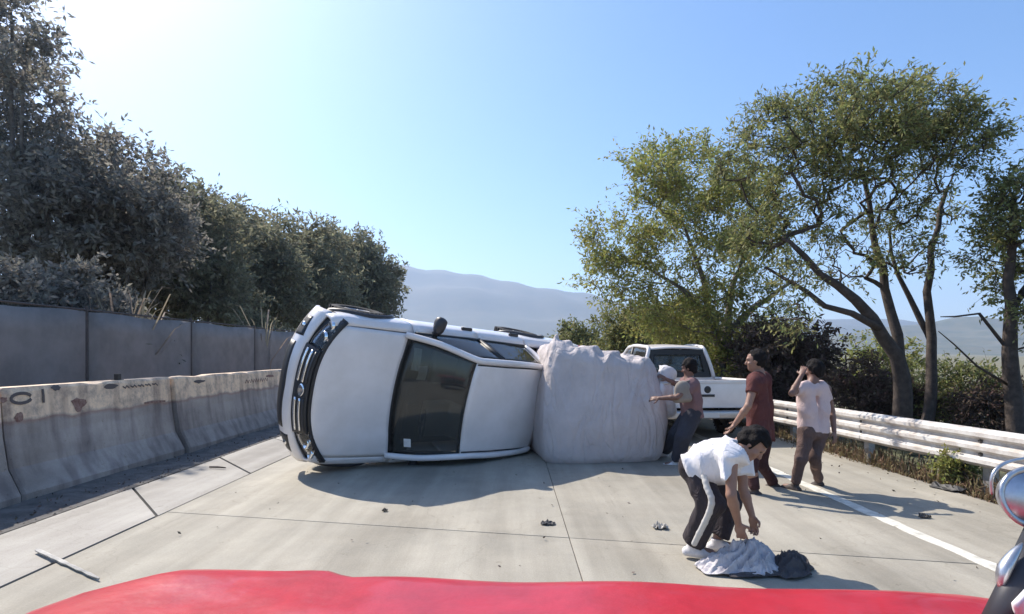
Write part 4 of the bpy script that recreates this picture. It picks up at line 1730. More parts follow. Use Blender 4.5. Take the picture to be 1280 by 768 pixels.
    for c in (-.92, -4.07):
        mb = MB()
        mb.tube([(c, -.66, .38), (c, .66, .38)], .05, 8)
        mb.lathe([(0, -.13), (.10, -.08), (.13, 0), (.10, .08), (0, .13)], 12, Matrix.Translation(Vector((c, .05, .38))))
        B(mb, "axle", M_under)
        for s in (1, -1):
            mb = MB()
            a = np.array([[(c + .50 * math.cos(t), s * yy, .40 + .50 * math.sin(t)) for yy in (.52, .84)] for t in np.linspace(-.05, PI + .05, 15)])
            mb.slab(a, 0.01)
            B(mb, "wheel_well", M_under)
            Mx = Matrix.Translation(Vector((c, .835 * s, .38))) @ Matrix.Rotation(R(-90 * s), 4, 'X')
            mb = MB()
            mb.lathe([(.235, -.10), (.30, -.115), (.355, -.105), (.378, -.08), (.382, 0), (.378, .08), (.355, .105), (.30, .115), (.235, .10), (.225, .0), (.235, -.10)], 32, Mx)
            for k in range(32):
                a = 2 * PI * k / 32
                mb.box((-.012, -.02, -.105), (.012, .012, .105), Mx @ Matrix.Rotation(a, 4, 'Z') @ Matrix.Translation(Vector((0, .378, 0))))
            wh = B(mb, "wheel", M_rubber)
            mb = MB()
            mb.lathe([(.236, -.09), (.236, .085), (.222, .09), (.205, .06), (.20, -.05), (.06, -.02), (.0, -.02)], 28, Mx)
            for k in range(6):
                a = 2 * PI * k / 6
                mb.tube([tuple(Mx @ Vector((.04 * math.cos(a), .04 * math.sin(a), .06))), tuple(Mx @ Vector((.215 * math.cos(a), .215 * math.sin(a), .07)))], [.032, .022], 6)
            mb.lathe([(0, .09), (.04, .085), (.055, .06), (.055, 0)], 14, Mx)
            B(mb, "rim", M_alloy, wh)


truck = thing("pickup_truck", "white double-cab pickup lying on its left side, roof and bonnet towards us", "pickup", group="white pickups")
build_pickup(truck)
parked = copy_tree(truck)
parked["label"] = "white pickup standing upright on its wheels behind, tailgate and dark emblem towards us"
ROT = Matrix(((-0.715827, -0.165950, 0.678272), (-0.696825, 0.107139, -0.709194), (0.045021, -0.980297, -0.192331)))
pose = Matrix.Translation(Vector((-3.098 * 1.07, 7.109 * 1.07, CAMH + (1.275 - CAMH) * 1.07))) @ ROT.to_4x4() @ Matrix.Scale(1.07, 4)
piv = Matrix.Translation(Vector((-0.6, 8.6, 0.4)))
truck.matrix_world = piv @ Matrix.Rotation(R(1.8), 4, 'Y') @ piv.inverted() @ pose
parked.location = (3.35, 10.55 + 5.2 * .93 * 1.05, 0.0)
parked.rotation_euler = (0, 0, R(90 + 4))
parked.scale = (1.05, 0.95, 1.10)
parked.location = Vector((3.58, 10.25, 0)) + Matrix.Rotation(R(94), 3, 'Z') @ Vector((5.225 * .93 * 1.05, 0, 0))

# ================================================================== TARP-COVERED LOAD
def cloth_mat(name, color, color2, rough=0.85, trans=0.0, wscale=6.0, bump=0.012):
    return mat(name, color, rough, var=0.2, vscale=wscale, bump=bump, bscale=14, color2=color2, trans=trans, spec=0.3)


M_tarp = cloth_mat("white_tarp", (0.63, 0.565, 0.545), (0.54, 0.485, 0.47), 0.8, 0.12, 3.0, 0.02)
M_sack = cloth_mat("white_sack_cloth", (0.74, 0.72, 0.73), (0.66, 0.63, 0.63), 0.85, 0.1, 6, 0.01)
M_rope = mat("pale_rope", (0.60, 0.56, 0.48), 0.9)



def wrinkle(m, scale, dist, strength=0.8):
    """long soft cloth wrinkles as a second bump under the fine one"""
    nt = m.node_tree
    nd, lk = nt.nodes, nt.links
    tc = nd.new("ShaderNodeTexCoord")
    mp = nd.new("ShaderNodeMapping")
    mp.inputs["Scale"].default_value = scale
    mp.inputs["Rotation"].default_value = (0, 0.18, 0.3)
    lk.new(tc.outputs["Object"], mp.inputs[0])
    nz = nd.new("ShaderNodeTexNoise")
    nz.inputs["Scale"].default_value = 1.0
    nz.inputs["Detail"].default_value = 3
    nz.inputs["Distortion"].default_value = 1.2
    lk.new(mp.outputs[0], nz.inputs["Vector"])
    ab = nd.new("ShaderNodeMath")
    ab.operation = 'SUBTRACT'
    ab.inputs[1].default_value = 0.5
    lk.new(nz.outputs["Fac"], ab.inputs[0])
    a2 = nd.new("ShaderNodeMath")
    a2.operation = 'ABSOLUTE'
    lk.new(ab.outputs[0], a2.inputs[0])
    pw = nd.new("ShaderNodeMath")
    pw.operation = 'POWER'
    pw.inputs[1].default_value = 0.55
    lk.new(a2.outputs[0], pw.inputs[0])
    bp = nd.new("ShaderNodeBump")
    bp.inputs["Distance"].default_value = dist
    bp.inputs["Strength"].default_value = strength
    lk.new(pw.outputs[0], bp.inputs["Height"])
    bs = nd["Principled BSDF"]
    old = bs.inputs["Normal"].links
    if old:
        lk.new(bp.outputs[0], old[0].from_node.inputs["Normal"])
    else:
        lk.new(bp.outputs[0], bs.inputs["Normal"])


wrinkle(M_tarp, (3.2, 3.2, 0.85), 0.055, 0.75)
wrinkle(M_sack, (7, 7, 2.5), 0.03)
rt = np.random.RandomState(3)
n1 = wave_noise(rt, 14, 0.5, 1.4)
n2 = wave_noise(rt, 14, 1.8, 4.0)
cB = np.array([1.28, 9.25, 0.0])
angB = R(7)


def tarp_fn(X, Y, Z):
    x = (X - cB[0]) * math.cos(angB) + (Y - cB[1]) * math.sin(angB)
    y = -(X - cB[0]) * math.sin(angB) + (Y - cB[1]) * math.cos(angB)
    hx = 0.95 - 0.12 * np.clip(Z / 1.9, 0, 1) ** 1.4 + 0.06 * np.sin(Z * 2.6 - .4)
    top = 1.78 - 0.24 * (x + 0.9) / 1.8 - .05 * np.cos(2.2 * x)
    qx = np.abs(x) - hx + 0.20
    qy = np.abs(y) - (1.05 - 0.16 * np.clip(Z / 1.9, 0, 1) ** 1.6 + .10 * np.exp(-((Z - .55) / .5) ** 2) - .10 * np.clip(np.abs(x) / .9, 0, 1) ** 2) + 0.20
    qz = np.maximum(Z - top + 0.20, -Z - 0.02 + 0.14)
    D = np.sqrt(np.maximum(qx, 0) ** 2 + np.maximum(qy, 0) ** 2 + np.maximum(qz, 0) ** 2) + np.minimum(np.maximum(np.maximum(qx, qy), qz), 0) - 0.20
    folds = n1(X * 0.9, Y * 0.8, Z * 0.45) * 0.040
    w_ = 0.8 * n1(X * .5, Y * .5, Z * .5)
    ridge_ = (1 - np.abs(np.sin(4.6 * X + 2.2 * Y + w_ + 0.55 * Z))) ** 7 * 0.032 + (1 - np.abs(np.sin(7.3 * X - 3.1 * Y + 1.7 * w_ - 0.9 * Z + 1))) ** 7 * 0.024
    ruff = np.exp(-((Z - top) / 0.09) ** 2) * (1 - 1.6 * np.abs(n2(X * 1.3, Y * 0.6, Z * .3))) * 0.030
    return D - folds - ridge_ * np.clip(0.35 + Z * 0.45, 0, 1) - ruff


sd = SDF(0.024)
sd.fnp(tarp_fn, (0.2, 8.0, -0.05), (2.4, 10.5, 1.98), 0.03)
# gathered, tied corners sticking up along the top edge
for (px, py, r_) in ((704, 428, .09), (738, 434, .08), (765, 440, .07)):
    q = P(px, py, 8.55)
    sd.cap(q + [-.12, 0, -.07], q + [.08, .02, -0.03], r_ * .9, r_ * .75, 0.10)
sd.cap(P(690, 440, 8.6), P(696, 420, 8.6), .07, .035, .08)
tarp = thing("tarp_load", "large white tarpaulin-wrapped load bulging beside the overturned pickup's cab", "tarpaulin", (1.28, 9.25, 0))
o = sdf_obj("tarp_sheet", sd, M_tarp, tarp)
o.location = (-1.28, -9.25, 0)
# ================================================================== PEOPLE
M_skin = mat("brown_skin", (0.30, 0.165, 0.115), 0.55, var=0.12, vscale=12)
M_skin2 = mat("dark_brown_skin", (0.20, 0.105, 0.075), 0.55, var=0.12, vscale=12)
M_eye = mat("eye_dark", (0.03, 0.02, 0.018), 0.3)
M_lip = mat("lip_brown", (0.20, 0.075, 0.06), 0.5)
M_hair = mat("black_hair", (0.010, 0.008, 0.008), 0.75, bump=0.02, bscale=60, spec=0.15)


def ortho(f, u):
    f = unit(f)
    u = unit(np.asarray(u, float) - f * np.dot(u, f))
    return f, u, np.cross(u, f)          # forward, up, left


def add_hand(sd, w, d, nrm, th, s=1.0, curl=0.5):
    """palm, four unequal fingers and a thumb. w wrist, d finger direction, nrm palm side, th thumb side"""
    d = unit(d)
    nrm = unit(np.asarray(nrm, float) - d * np.dot(nrm, d))
    th = unit(np.asarray(th, float) - d * np.dot(th, d) - nrm * np.dot(th, nrm))
    sd.ell(w + d * .048 * s, (.052 * s, .041 * s, .018 * s), (d, th, nrm), .012)
    for i, L in enumerate((.070, .078, .072, .056)):
        b = w + d * .086 * s + th * (.030 - .020 * i) * s
        ang = curl * (0.55 + .12 * i)
        dd = d + th * (.10 - .07 * i)
        p = b
        r0 = .0098 * s
        for seg, fr in enumerate((.46, .30, .24)):
            a = ang * (seg + .6)
            v = unit(dd) * math.cos(a) + nrm * math.sin(a)
            q = p + v * L * fr * s
            sd.cap(p, q, r0, r0 * .9, .006)
            p, r0 = q, r0 * .9
    p = w + d * .022 * s + th * .030 * s
    q = p + unit(d * .55 + th * .75 + nrm * .25) * .042 * s
    sd.cap(p, q, .014 * s, .011 * s, .01)
    sd.cap(q, q + unit(d * .85 + th * .2 + nrm * .5) * .034 * s, .011 * s, .009 * s, .006)


def person(label, J, wear, s=1.0, skin=None, h=0.0085, group=None):
    base = (np.asarray(J['anL']) + np.asarray(J['anR'])) / 2
    base = np.array([base[0], base[1], 0.0])
    J = {k_: (np.asarray(v, float) - base if k_[:2] not in ('hf', 'hu', 'ha', 'to') else v) for k_, v in J.items()}
    root = thing("person", label, "person", base, group)
    skin = skin or M_skin
    f, u, l = ortho(J['hf'], J['hu'])
    hc = J['head']
    sd = SDF(h)
    # head and face
    sd.ell(hc + u * .025 * s - f * .012 * s, (.098 * s, .078 * s, .098 * s), (f, l, u), .02)
    sd.ell(hc - u * .055 * s + f * .022 * s, (.066 * s, .058 * s, .066 * s), (f, l, u), .03)
    sd.cap(hc + f * .083 * s + u * .010 * s, hc + f * .104 * s - u * .030 * s, .009 * s, .015 * s, .014)
    sd.cap(hc + f * .078 * s + u * .026 * s + l * .04 * s, hc + f * .078 * s + u * .026 * s - l * .04 * s, .013 * s, .013 * s, .014)
    sd.ell(hc + f * .074 * s - u * .066 * s, (.016 * s, .026 * s, .014 * s), (f, l, u), .012)
    sd.ell(hc + f * .062 * s - u * .096 * s, (.022 * s, .026 * s, .020 * s), (f, l, u), .02)
    for sg in (1, -1):
        sd.ell(hc + l * sg * .078 * s - f * .008 * s - u * .008 * s, (.020 * s, .010 * s, .032 * s), (f, l, u), .008)
        sd.ell(hc + l * sg * .045 * s + f * .060 * s - u * .030 * s, (.024 * s, .022 * s, .022 * s), (f, l, u), .02)
    nk = J['neck']
    sd.cap(nk, hc - u * .05 * s - f * .015 * s, .058 * s, .054 * s, .03)
    # trunk
    pv = (J['hipL'] + J['hipR']) / 2
    ch = (J['shL'] + J['shR']) / 2
    for a, b in (('hipL', 'shL'), ('hipR', 'shR')):
        A_ = J[a] * .75 + pv * .25
        B_ = J[b] * .55 + ch * .45
        sd.cap(A_, A_ * .45 + B_ * .55, .100 * s, .088 * s, .06)
        sd.cap(A_ * .45 + B_ * .55, B_, .088 * s, .092 * s, .06)
    sd.cap(J['shL'], J['shR'], .055 * s, .055 * s, .05)
    sd.cap(nk, ch, .055 * s, .07 * s, .05)
    for q in 'LR':
        sd.cap(J['sh' + q], J['el' + q], .052 * s, .038 * s, .02)
        m_ = J['el' + q] * .7 + J['wr' + q] * .3
        sd.cap(J['el' + q], m_, .038 * s, .040 * s, .015)
        sd.cap(m_, J['wr' + q], .040 * s, .026 * s, .015)
        hd = J.get('ha' + q)
        if hd is None:
            hd = (J['wr' + q] - J['el' + q], f, l)
        add_hand(sd, J['wr' + q], hd[0], hd[1], hd[2], s, hd[3] if len(hd) > 3 and np.ndim(hd[3]) == 0 else .55)
        sd.cap(J['hip' + q], J['kn' + q], .085 * s, .056 * s, .03)
        m_ = J['kn' + q] * .65 + J['an' + q] * .35
        sd.cap(J['kn' + q], m_, .056 * s, .058 * s, .02)
        sd.cap(m_, J['an' + q], .058 * s, .036 * s, .02)
        td = unit(J['to' + q])
        sd.cap(J['an' + q] + [0, 0, -.03 * s], J['an' + q] + td * .15 * s + [0, 0, -.045 * s], .036 * s, .028 * s, .02)
    spots = [(hc + f * .082 * s + l * sg * .032 * s + u * .006 * s, .011 * s, 1) for sg in (1, -1)]
    spots += [(hc + f * .090 * s - u * .062 * s + l * k_ * .012 * s, .011 * s, 2) for k_ in (-1, 0, 1)]
    sdf_obj("body", sd, [skin, M_eye, M_lip], root, spots)
    # hair
    hs = SDF(.007)
    hv = wear.get('hair', 1.0)
    hs.ell(hc + u * .034 * s - f * .026 * s, (.102 * s * hv, .090 * s * hv, .102 * s * hv), (f, l, u), .02)
    hs.ell(hc - f * .062 * s - u * .02 * s, (.05 * s * hv, .07 * s * hv, .075 * s * hv), (f, l, u), .03)
    hn = wave_noise(np.random.RandomState(len(label)), 12, 8, 18)
    cc = hc + f * .055 * s

    def cut(F, X, Y, Z):
        v = (X - cc[0]) * f[0] + (Y - cc[1]) * f[1] + (Z - cc[2]) * f[2]
        w = (X - hc[0]) * u[0] + (Y - hc[1]) * u[1] + (Z - hc[2]) * u[2]
        pl = np.minimum(.055 * s - w, v + .035 * s)          # bare face: below the fringe and in front of the ears
        return np.maximum(F + hn(X, Y, Z) * .006, pl)
    hs.post.append(cut)
    sdf_obj("hair", hs, M_hair, root)
    # shirt
    sw = wear['shirt']
    rg = np.random.RandomState(len(label) + 3)
    fn_ = wave_noise(rg, 12, 2.0, 5.5)
    ss = SDF(.0095)
    lo = sw.get('loose', .030)
    for a, b in (('hipL', 'shL'), ('hipR', 'shR')):
        A_ = J[a] * .78 + pv * .22
        B_ = J[b] * .58 + ch * .42
        ax_ = unit(B_ - A_)
        A_ = A_ - ax_ * sw.get('hem', .05)
        ss.cap(A_, A_ * .5 + B_ * .5, (.118 + lo * 1.1) * s, (.096 + lo) * s, .06, clip_a=True)
        ss.cap(A_ * .5 + B_ * .5, B_, (.094 + lo) * s, (.096 + lo * .6) * s, .06)
    if 'sag' in sw:
        for c, r_ in sw['sag']:
            ss.ell(np.asarray(c) - base, r_, k=.08)
    ss.cap(J['shL'], J['shR'], (.058 + lo * .4) * s, (.058 + lo * .4) * s, .05)
    ss.cap(nk - unit(nk - ch) * .02, ch, .066 * s, .09 * s, .04)
    for q in 'LR':
        sl = sw.get('sleeve', .6)
        if sl > 0:
            e = J['sh' + q] + (J['el' + q] - J['sh' + q]) * min(sl, 1)
            ss.cap(J['sh' + q], e, (.058 + lo * .5) * s, (.052 + lo * .7) * s, .03, clip_b=sl <= 1)
            if sl > 1:
                e2 = J['el' + q] + (J['wr' + q] - J['el' + q]) * (sl - 1)
                ss.cap(e, e2, (.050 + lo * .5) * s, (.040 + lo * .3) * s, .02, clip_b=True)
    amp = sw.get('fold', .008)
    ss.post.append(lambda F, X, Y, Z: F - amp * (1.5 - 2.2 * np.abs(fn_(X, Y, Z * .6))))
    nkc = nk + (hc - nk) * .35
    nd_ = unit(hc - nk)
    ss.post.append(lambda F, X, Y, Z: np.maximum(F, np.where((X - nkc[0]) ** 2 + (Y - nkc[1]) ** 2 + (Z - nkc[2]) ** 2 < .15 ** 2, (X - nkc[0]) * nd_[0] + (Y - nkc[1]) * nd_[1] + (Z - nkc[2]) * nd_[2], -1)))
    sdf_obj("shirt", ss, sw['mat'], root)
    # trousers
    tw = wear['trousers']
    ts = SDF(.0095)
    lo = tw.get('loose', .022)
    up_ = unit(ch - pv)
    ts.cap(J['hipL'] + up_ * .06, J['hipR'] + up_ * .06, .098 * s, .098 * s, .05)
    ts.cap(J['hipL'], J['hipR'], .108 * s, .108 * s, .05)
    for q in 'LR':
        ts.cap(J['hip' + q], J['kn' + q], (.092 + lo) * s, (.062 + lo) * s, .04)
        e = J['kn' + q] + (J['an' + q] - J['kn' + q]) * tw.get('length', .93)
        ts.cap(J['kn' + q], e, (.062 + lo) * s, (.050 + lo * 1.2) * s, .03, clip_b=True)
    fn2 = wave_noise(rg, 12, 2.0, 6.0)
    ts.post.append(lambda F, X, Y, Z: F - .008 * (.8 - 1.6 * np.abs(fn2(X, Y, Z * .8))))
    tr = sdf_obj("trousers", ts, tw['mat'], root)
    if 'stripe' in tw:
        for q in tw['stripe_legs']:
            out = unit(np.asarray(tw['stripe_out'], float))
            st = SDF(.008)
            a, b, c = J['hip' + q] + up_ * .07, J['kn' + q], J['kn' + q] + (J['an' + q] - J['kn' + q]) * tw.get('length', .93)
            pts = curve_pts([a + out * (.104 * s), (a + b) / 2 + out * (.092 + lo) * s, b + out * (.070 + lo) * s, c + out * (.054 + lo * 1.2) * s], 12)
            for p_, q_ in zip(pts[:-1], pts[1:]):
                st.cap(p_, q_, .024 * s, .024 * s, .01)
            sdf_obj("stripe", st, tw['stripe'], tr)
    # shoes
    for q in 'LR':
        td = unit(J['to' + q])
        shs = SDF(.007)
        an = J['an' + q]
        hl = an - td * .045 * s + np.array([0, 0, -.062 * s])
        toe = an + td * .175 * s + np.array([0, 0, -.070 * s])
        shs.cap(hl, an + td * .06 * s + np.array([0, 0, -.055 * s]), .042 * s, .044 * s, .03)
        shs.cap(an + td * .06 * s + np.array([0, 0, -.055 * s]), toe, .044 * s, .034 * s, .03)
        shs.cap(an + np.array([0, 0, -.05 * s]), an + np.array([0, 0, .012 * s]), .046 * s, .048 * s, .02, clip_b=True)
        zf = (hl[2] - .034 * s)
        shs.post.append(lambda F, X, Y, Z, zf=zf, hz=abs(td[2]): np.maximum(F, zf - Z) if hz < .15 else F)
        so = sdf_obj("shoe", shs, wear['shoe'], root)
    return root, J, base


M_white_tee = cloth_mat("white_tee", (0.80, 0.78, 0.80), (0.74, 0.72, 0.74), 0.9, 0.08, 5, 0.006)
M_black_track = cloth_mat("black_trousers", (0.030, 0.024, 0.028), (0.045, 0.036, 0.040), 0.85, 0, 5, 0.006)
M_stripe = mat("pale_stripe", (0.52, 0.50, 0.47), 0.85)
M_white_shoe = mat("white_shoe", (0.72, 0.69, 0.69), 0.6, var=0.2, vscale=15)
M_dark_shoe = mat("dark_shoe", (0.05, 0.038, 0.035), 0.7)
M_maroon = cloth_mat("maroon_shirt", (0.125, 0.042, 0.038), (0.095, 0.032, 0.030), 0.9, 0.05, 5, 0.006)
M_maroon_dark = cloth_mat("dark_maroon_trousers", (0.060, 0.026, 0.028), (0.045, 0.020, 0.022), 0.9, 0, 5, 0.006)
M_pink = cloth_mat("pale_pink_shirt", (0.68, 0.53, 0.51), (0.60, 0.46, 0.45), 0.9, 0.08, 5, 0.006)
M_brown = cloth_mat("brown_trousers", (0.13, 0.085, 0.075), (0.10, 0.066, 0.058), 0.9, 0, 5, 0.006)
M_rose = cloth_mat("faded_rose_shirt", (0.25, 0.145, 0.14), (0.20, 0.12, 0.12), 0.9, 0.05, 5, 0.006)
M_slate = cloth_mat("slate_trousers", (0.055, 0.055, 0.066), (0.042, 0.042, 0.052), 0.9, 0, 5, 0.006)
M_gar = cloth_mat("pale_garment", (0.62, 0.59, 0.60), (0.46, 0.43, 0.44), 0.9, 0.05, 14, 0.01)
M_khaki = cloth_mat("khaki_bag", (0.30, 0.26, 0.22), (0.24, 0.21, 0.18), 0.9, 0, 5, 0.006)

for m_ in (M_white_tee, M_pink, M_maroon, M_rose, M_gar):
    wrinkle(m_, (9, 9, 5), 0.014)
for m_ in (M_black_track, M_maroon_dark, M_brown, M_slate):
    wrinkle(m_, (8, 8, 6), 0.02)
# young man bent double over the heap of clothes
J = dict(hipL=P(874, 582, 4.56), hipR=P(868, 584, 4.36), knL=P(911, 626, 4.58), knR=P(889, 630, 4.20), anL=P(896, 675, 4.55), anR=P(866, 681, 4.38),
         shL=P(926, 560, 4.40), shR=P(914, 570, 4.06), neck=P(928, 556, 4.18), head=P(942, 556, 4.10),
         hf=(0.50, -0.42, -0.76), hu=(0.78, -0.25, 0.55), toL=(0.95, -0.3, 0), toR=(0.90, -0.42, 0),
         elL=P(929, 612, 4.32), wrL=P(940, 645, 4.26), elR=P(914, 619, 3.98), wrR=P(923, 655, 4.10))
J['haL'] = (np.array([.15, -.1, -1]), np.array([-.8, -.5, 0]), np.array([.5, -.8, 0]), .7)
J['haR'] = (np.array([.3, .1, -1]), np.array([.3, .9, 0.1]), np.array([.9, -.3, 0]), .6)
person("young man bending double in white tee and black trousers with a pale side stripe", J,
       dict(hair=1.12, shirt=dict(mat=M_white_tee, loose=.042, sleeve=.62, fold=.014, hem=-.02, sag=[(P(897, 586, 4.28), (.12, .15, .10))]),
            trousers=dict(mat=M_black_track, loose=.040, stripe=M_stripe, stripe_legs='R', stripe_out=(-.35, -1, .1), length=.9), shoe=M_white_shoe), .94, M_skin)
# walking man in maroon
J = dict(hipL=P(947, 545, 6.42), hipR=P(953, 545, 6.60), knL=P(939, 582, 6.38), knR=P(952, 580, 6.68), anL=P(943, 612, 6.42), anR=P(967, 604, 6.80),
         shL=P(944, 477, 6.36), shR=P(955, 476, 6.72), neck=P(948, 466, 6.52), head=P(944, 451, 6.50),
         hf=(-0.90, 0.40, -0.08), hu=(0, 0, 1), toL=(-0.9, 0.3, 0), toR=(-0.85, 0.4, -0.25),
         elL=P(935, 508, 6.28), wrL=P(918, 531, 6.34), elR=P(938, 508, 6.80), wrR=P(920, 528, 6.78))
person("man in dark maroon shirt and trousers walking towards the white pickup's tailgate", J,
       dict(shirt=dict(mat=M_maroon, loose=.016, sleeve=.45, hem=.05), trousers=dict(mat=M_maroon_dark, loose=.012), shoe=M_dark_shoe), 1.0, M_skin)
# man in pale pink, hand to his head
J = dict(hipL=P(1009, 541, 6.58), hipR=P(1024, 541, 6.70), knL=P(1001, 575, 6.52), knR=P(1018, 572, 6.62), anL=P(994, 606, 6.60), anR=P(1023, 601, 6.84),
         shL=P(999, 486, 6.52), shR=P(1033, 486, 6.72), neck=P(1016, 478, 6.62), head=P(1017, 463, 6.64),
         hf=(-0.50, 0.85, -0.12), hu=(0, 0, 1), toL=(-0.45, 0.85, 0), toR=(-0.3, 0.8, -0.35),
         elL=P(990, 492, 6.34), wrL=P(1002, 469, 6.42), elR=P(1040, 514, 6.74), wrR=P(1043, 541, 6.64))
J['haL'] = (np.array([.42, .35, .8]), np.array([.6, .6, -.3]), np.array([.5, .8, -.3]), .5)
person("man in pale pink shirt seen from behind, one hand raised to his head", J,
       dict(hair=1.12, shirt=dict(mat=M_pink, loose=.010, sleeve=.5, hem=-.02), trousers=dict(mat=M_brown, loose=.010), shoe=M_dark_shoe), .90, M_skin2)
# man with a bag on his back, reaching for the white sack
J = dict(hipL=P(866, 517, 8.15), hipR=P(864, 517, 8.38), knL=P(853, 548, 8.00), knR=P(845, 543, 8.40), anL=P(846, 577, 8.12), anR=P(829, 563, 8.72),
         shL=P(866, 482, 8.05), shR=P(858, 479, 8.42), neck=P(860, 475, 8.22), head=P(861, 460, 8.20),
         hf=(-0.80, 0.55, -0.25), hu=(-.1, 0, 1), toL=(-0.9, 0.2, 0), toR=(-0.9, 0.15, 0),
         elL=P(846, 497, 7.92), wrL=P(824, 498, 8.02), elR=P(844, 480, 8.55), wrR=P(833, 474, 8.55))
r, J4, b4 = person("man in faded rose shirt and slate trousers reaching left for the white sack", J,
                   dict(hair=1.1, shirt=dict(mat=M_rose, loose=.030, sleeve=.4, hem=.04), trousers=dict(mat=M_slate, loose=.045), shoe=M_white_shoe), 1.0, M_skin2)
# the khaki bag slung on him
bs_ = SDF(.012)
c = P(853, 489, 7.98)
bs_.ell(c, (.12, .07, .15), k=.03)
bs_.cap(c + [-.08, 0, -.10], c + [.08, 0, -.10], .06, .06, .04)
fb = wave_noise(np.random.RandomState(4), 10, 2, 5)
bs_.post.append(lambda F, X, Y, Z: F - .008 * fb(X, Y, Z))
bag = thing("shoulder_bag", "khaki cloth bag slung at the side of the man in rose", "bag", c + [0, 0, -.16])
o = sdf_obj("pouch", bs_, M_khaki, bag)
o.location = -(c + [0, 0, -.16])
mb = MB()
mb.tube(np.array(curve_pts([c + [-.08, 0, .10], P(862, 476, 8.03), P(866, 471, 8.2), P(858, 480, 8.33), c + [.09, .06, .08]], 14)) - (c + [0, 0, -.16]), .012, 6)
mb.build("strap", M_khaki, bag, True)

# white sack between the tarp and the man
ws_ = SDF(.012)
n3 = wave_noise(np.random.RandomState(9), 12, 1.5, 4)
ws_.cap(P(834, 466, 8.72), P(826, 490, 8.66), .13, .16, .10)
ws_.cap(P(826, 490, 8.66), P(838, 514, 8.62), .16, .10, .10)
ws_.cap(P(834, 466, 8.72), P(822, 455, 8.74), .10, .05, .08)
n4 = wave_noise(np.random.RandomState(10), 12, 2.5, 6)
ws_.post.append(lambda F, X, Y, Z: F - .016 * (.8 - 1.6 * np.abs(n3(X, Y, Z * .5))) - .008 * (1 - 2 * np.abs(n4(X, Y, Z * .6))))
c = P(832, 520, 8.64)
sack = thing("white_sack", "bulging white sack lifted between the tarp and the man in rose", "sack", c)
o = sdf_obj("bag", ws_, M_sack, sack)
o.location = -c
mb = MB()
mb.tube(curve_pts([P(820, 478, 8.62) - c, P(832, 480, 8.50) - c, P(846, 478, 8.62) - c], 8), .012, 6)
mb.build("tie", M_rope, sack, True)

# ================================================================== HEAP OF CLOTHES AND LITTER
g = lambda px, py: G(px, py)
M_gar_dark = cloth_mat("charcoal_garment", (0.065, 0.058, 0.060), (0.10, 0.09, 0.09), 0.9, 0, 10, 0.008)
c0 = G(935, 716)


def cloth_sheet(name, label, parent, centre, a, b, H, m, seed, turn=0.0, nfold=5.0, peak=(0.2, 0.1)):
    """a dropped garment: an irregular sheet heaped towards one side, folds running out to its edge"""
    r_ = np.random.RandomState(seed)
    n = 64
    th = lambda k_: r_.uniform(0, 2 * PI)
    ph = [th(0) for _ in range(6)]
    q1 = wave_noise(r_, 10, .5, 1.3)
    q2 = wave_noise(r_, 10, 1.5, 3.0)
    A = np.zeros((n, n, 3))
    U, Vv = np.meshgrid(np.linspace(-1, 1, n), np.linspace(-1, 1, n), indexing='ij')
    X = U * np.sqrt(1 - Vv ** 2 / 2)
    Y = Vv * np.sqrt(1 - U ** 2 / 2)
    rr = np.hypot(X, Y)
    t_ = np.arctan2(Y - peak[1], X - peak[0])
    out = 1 + .16 * np.sin(2 * t_ + ph[0]) + .12 * np.sin(3 * t_ + ph[1]) + .07 * np.sin(7 * t_ + ph[2]) * rr
    d = np.hypot(X - peak[0], Y - peak[1])
    w = q1(X, Y, 0 * X)
    fold = 1 - np.abs(np.sin(nfold * t_ + 1.4 * w + 3 * d))
    cross = 1 - np.abs(np.sin(9 * X + 5 * Y + 2.2 * w + ph[3]))
    z = H * np.exp(-(d / .62) ** 2) + H * .42 * fold ** 1.5 * np.clip(d * 1.6, 0, 1) * (1.05 - rr ** 4 * .6) + H * .22 * cross ** 3 * np.clip(1.1 - rr, 0, 1) + H * .10 * np.abs(q2(X, Y, 0 * X))
    z = z * np.clip((1 - rr ** 6), 0, 1) ** .5 + .010 + .012 * fold * rr ** 6
    px_, py_ = X * out * a + .05 * a * w, Y * out * b + .06 * b * q2(X, Y, 0 * X) * .6
    c_, s2 = math.cos(turn), math.sin(turn)
    A[..., 0] = px_ * c_ - py_ * s2 + centre[0]
    A[..., 1] = px_ * s2 + py_ * c_ + centre[1]
    A[..., 2] = z + centre[2]
    mb = MB()
    mb.slab(A, .005)
    return mb.build(name, m, parent, True)


t = thing("pale_garment", "crumpled pale shirt lying on the road under the bending man's hands", "clothing", c0)
cloth_sheet("cloth", None, t, (-.02, .05, .005), .29, .16, .17, M_gar, 5, .15, 5, (.25, .15))
cloth_sheet("sleeve", None, t, (.07, -.02, .012), .13, .08, .075, M_gar, 15, -.3, 4, (.1, 0))
t = thing("charcoal_garment", "dark bundle of cloth on the road right of the pale shirt", "clothing", c0 + [.30, 0, 0])
cloth_sheet("cloth", None, t, (.02, .03, .003), .19, .14, .11, M_gar_dark, 6, .3, 4, (.2, .1))
cloth_sheet("lining", None, t, (-.20, -.055, .002), .22, .07, .03, M_gar_dark, 16, .1, 4, (0, 0))

rd = np.random.RandomState(21)
M_junk = mat("dark_plastic", (0.05, 0.047, 0.045), 0.6)
M_wrap = mat("crumpled_wrapper", (0.52, 0.49, 0.44), 0.7, var=.4, vscale=30)
M_plank = mat("weathered_white_plank", (0.50, 0.48, 0.44), 0.85, var=.35, vscale=14)


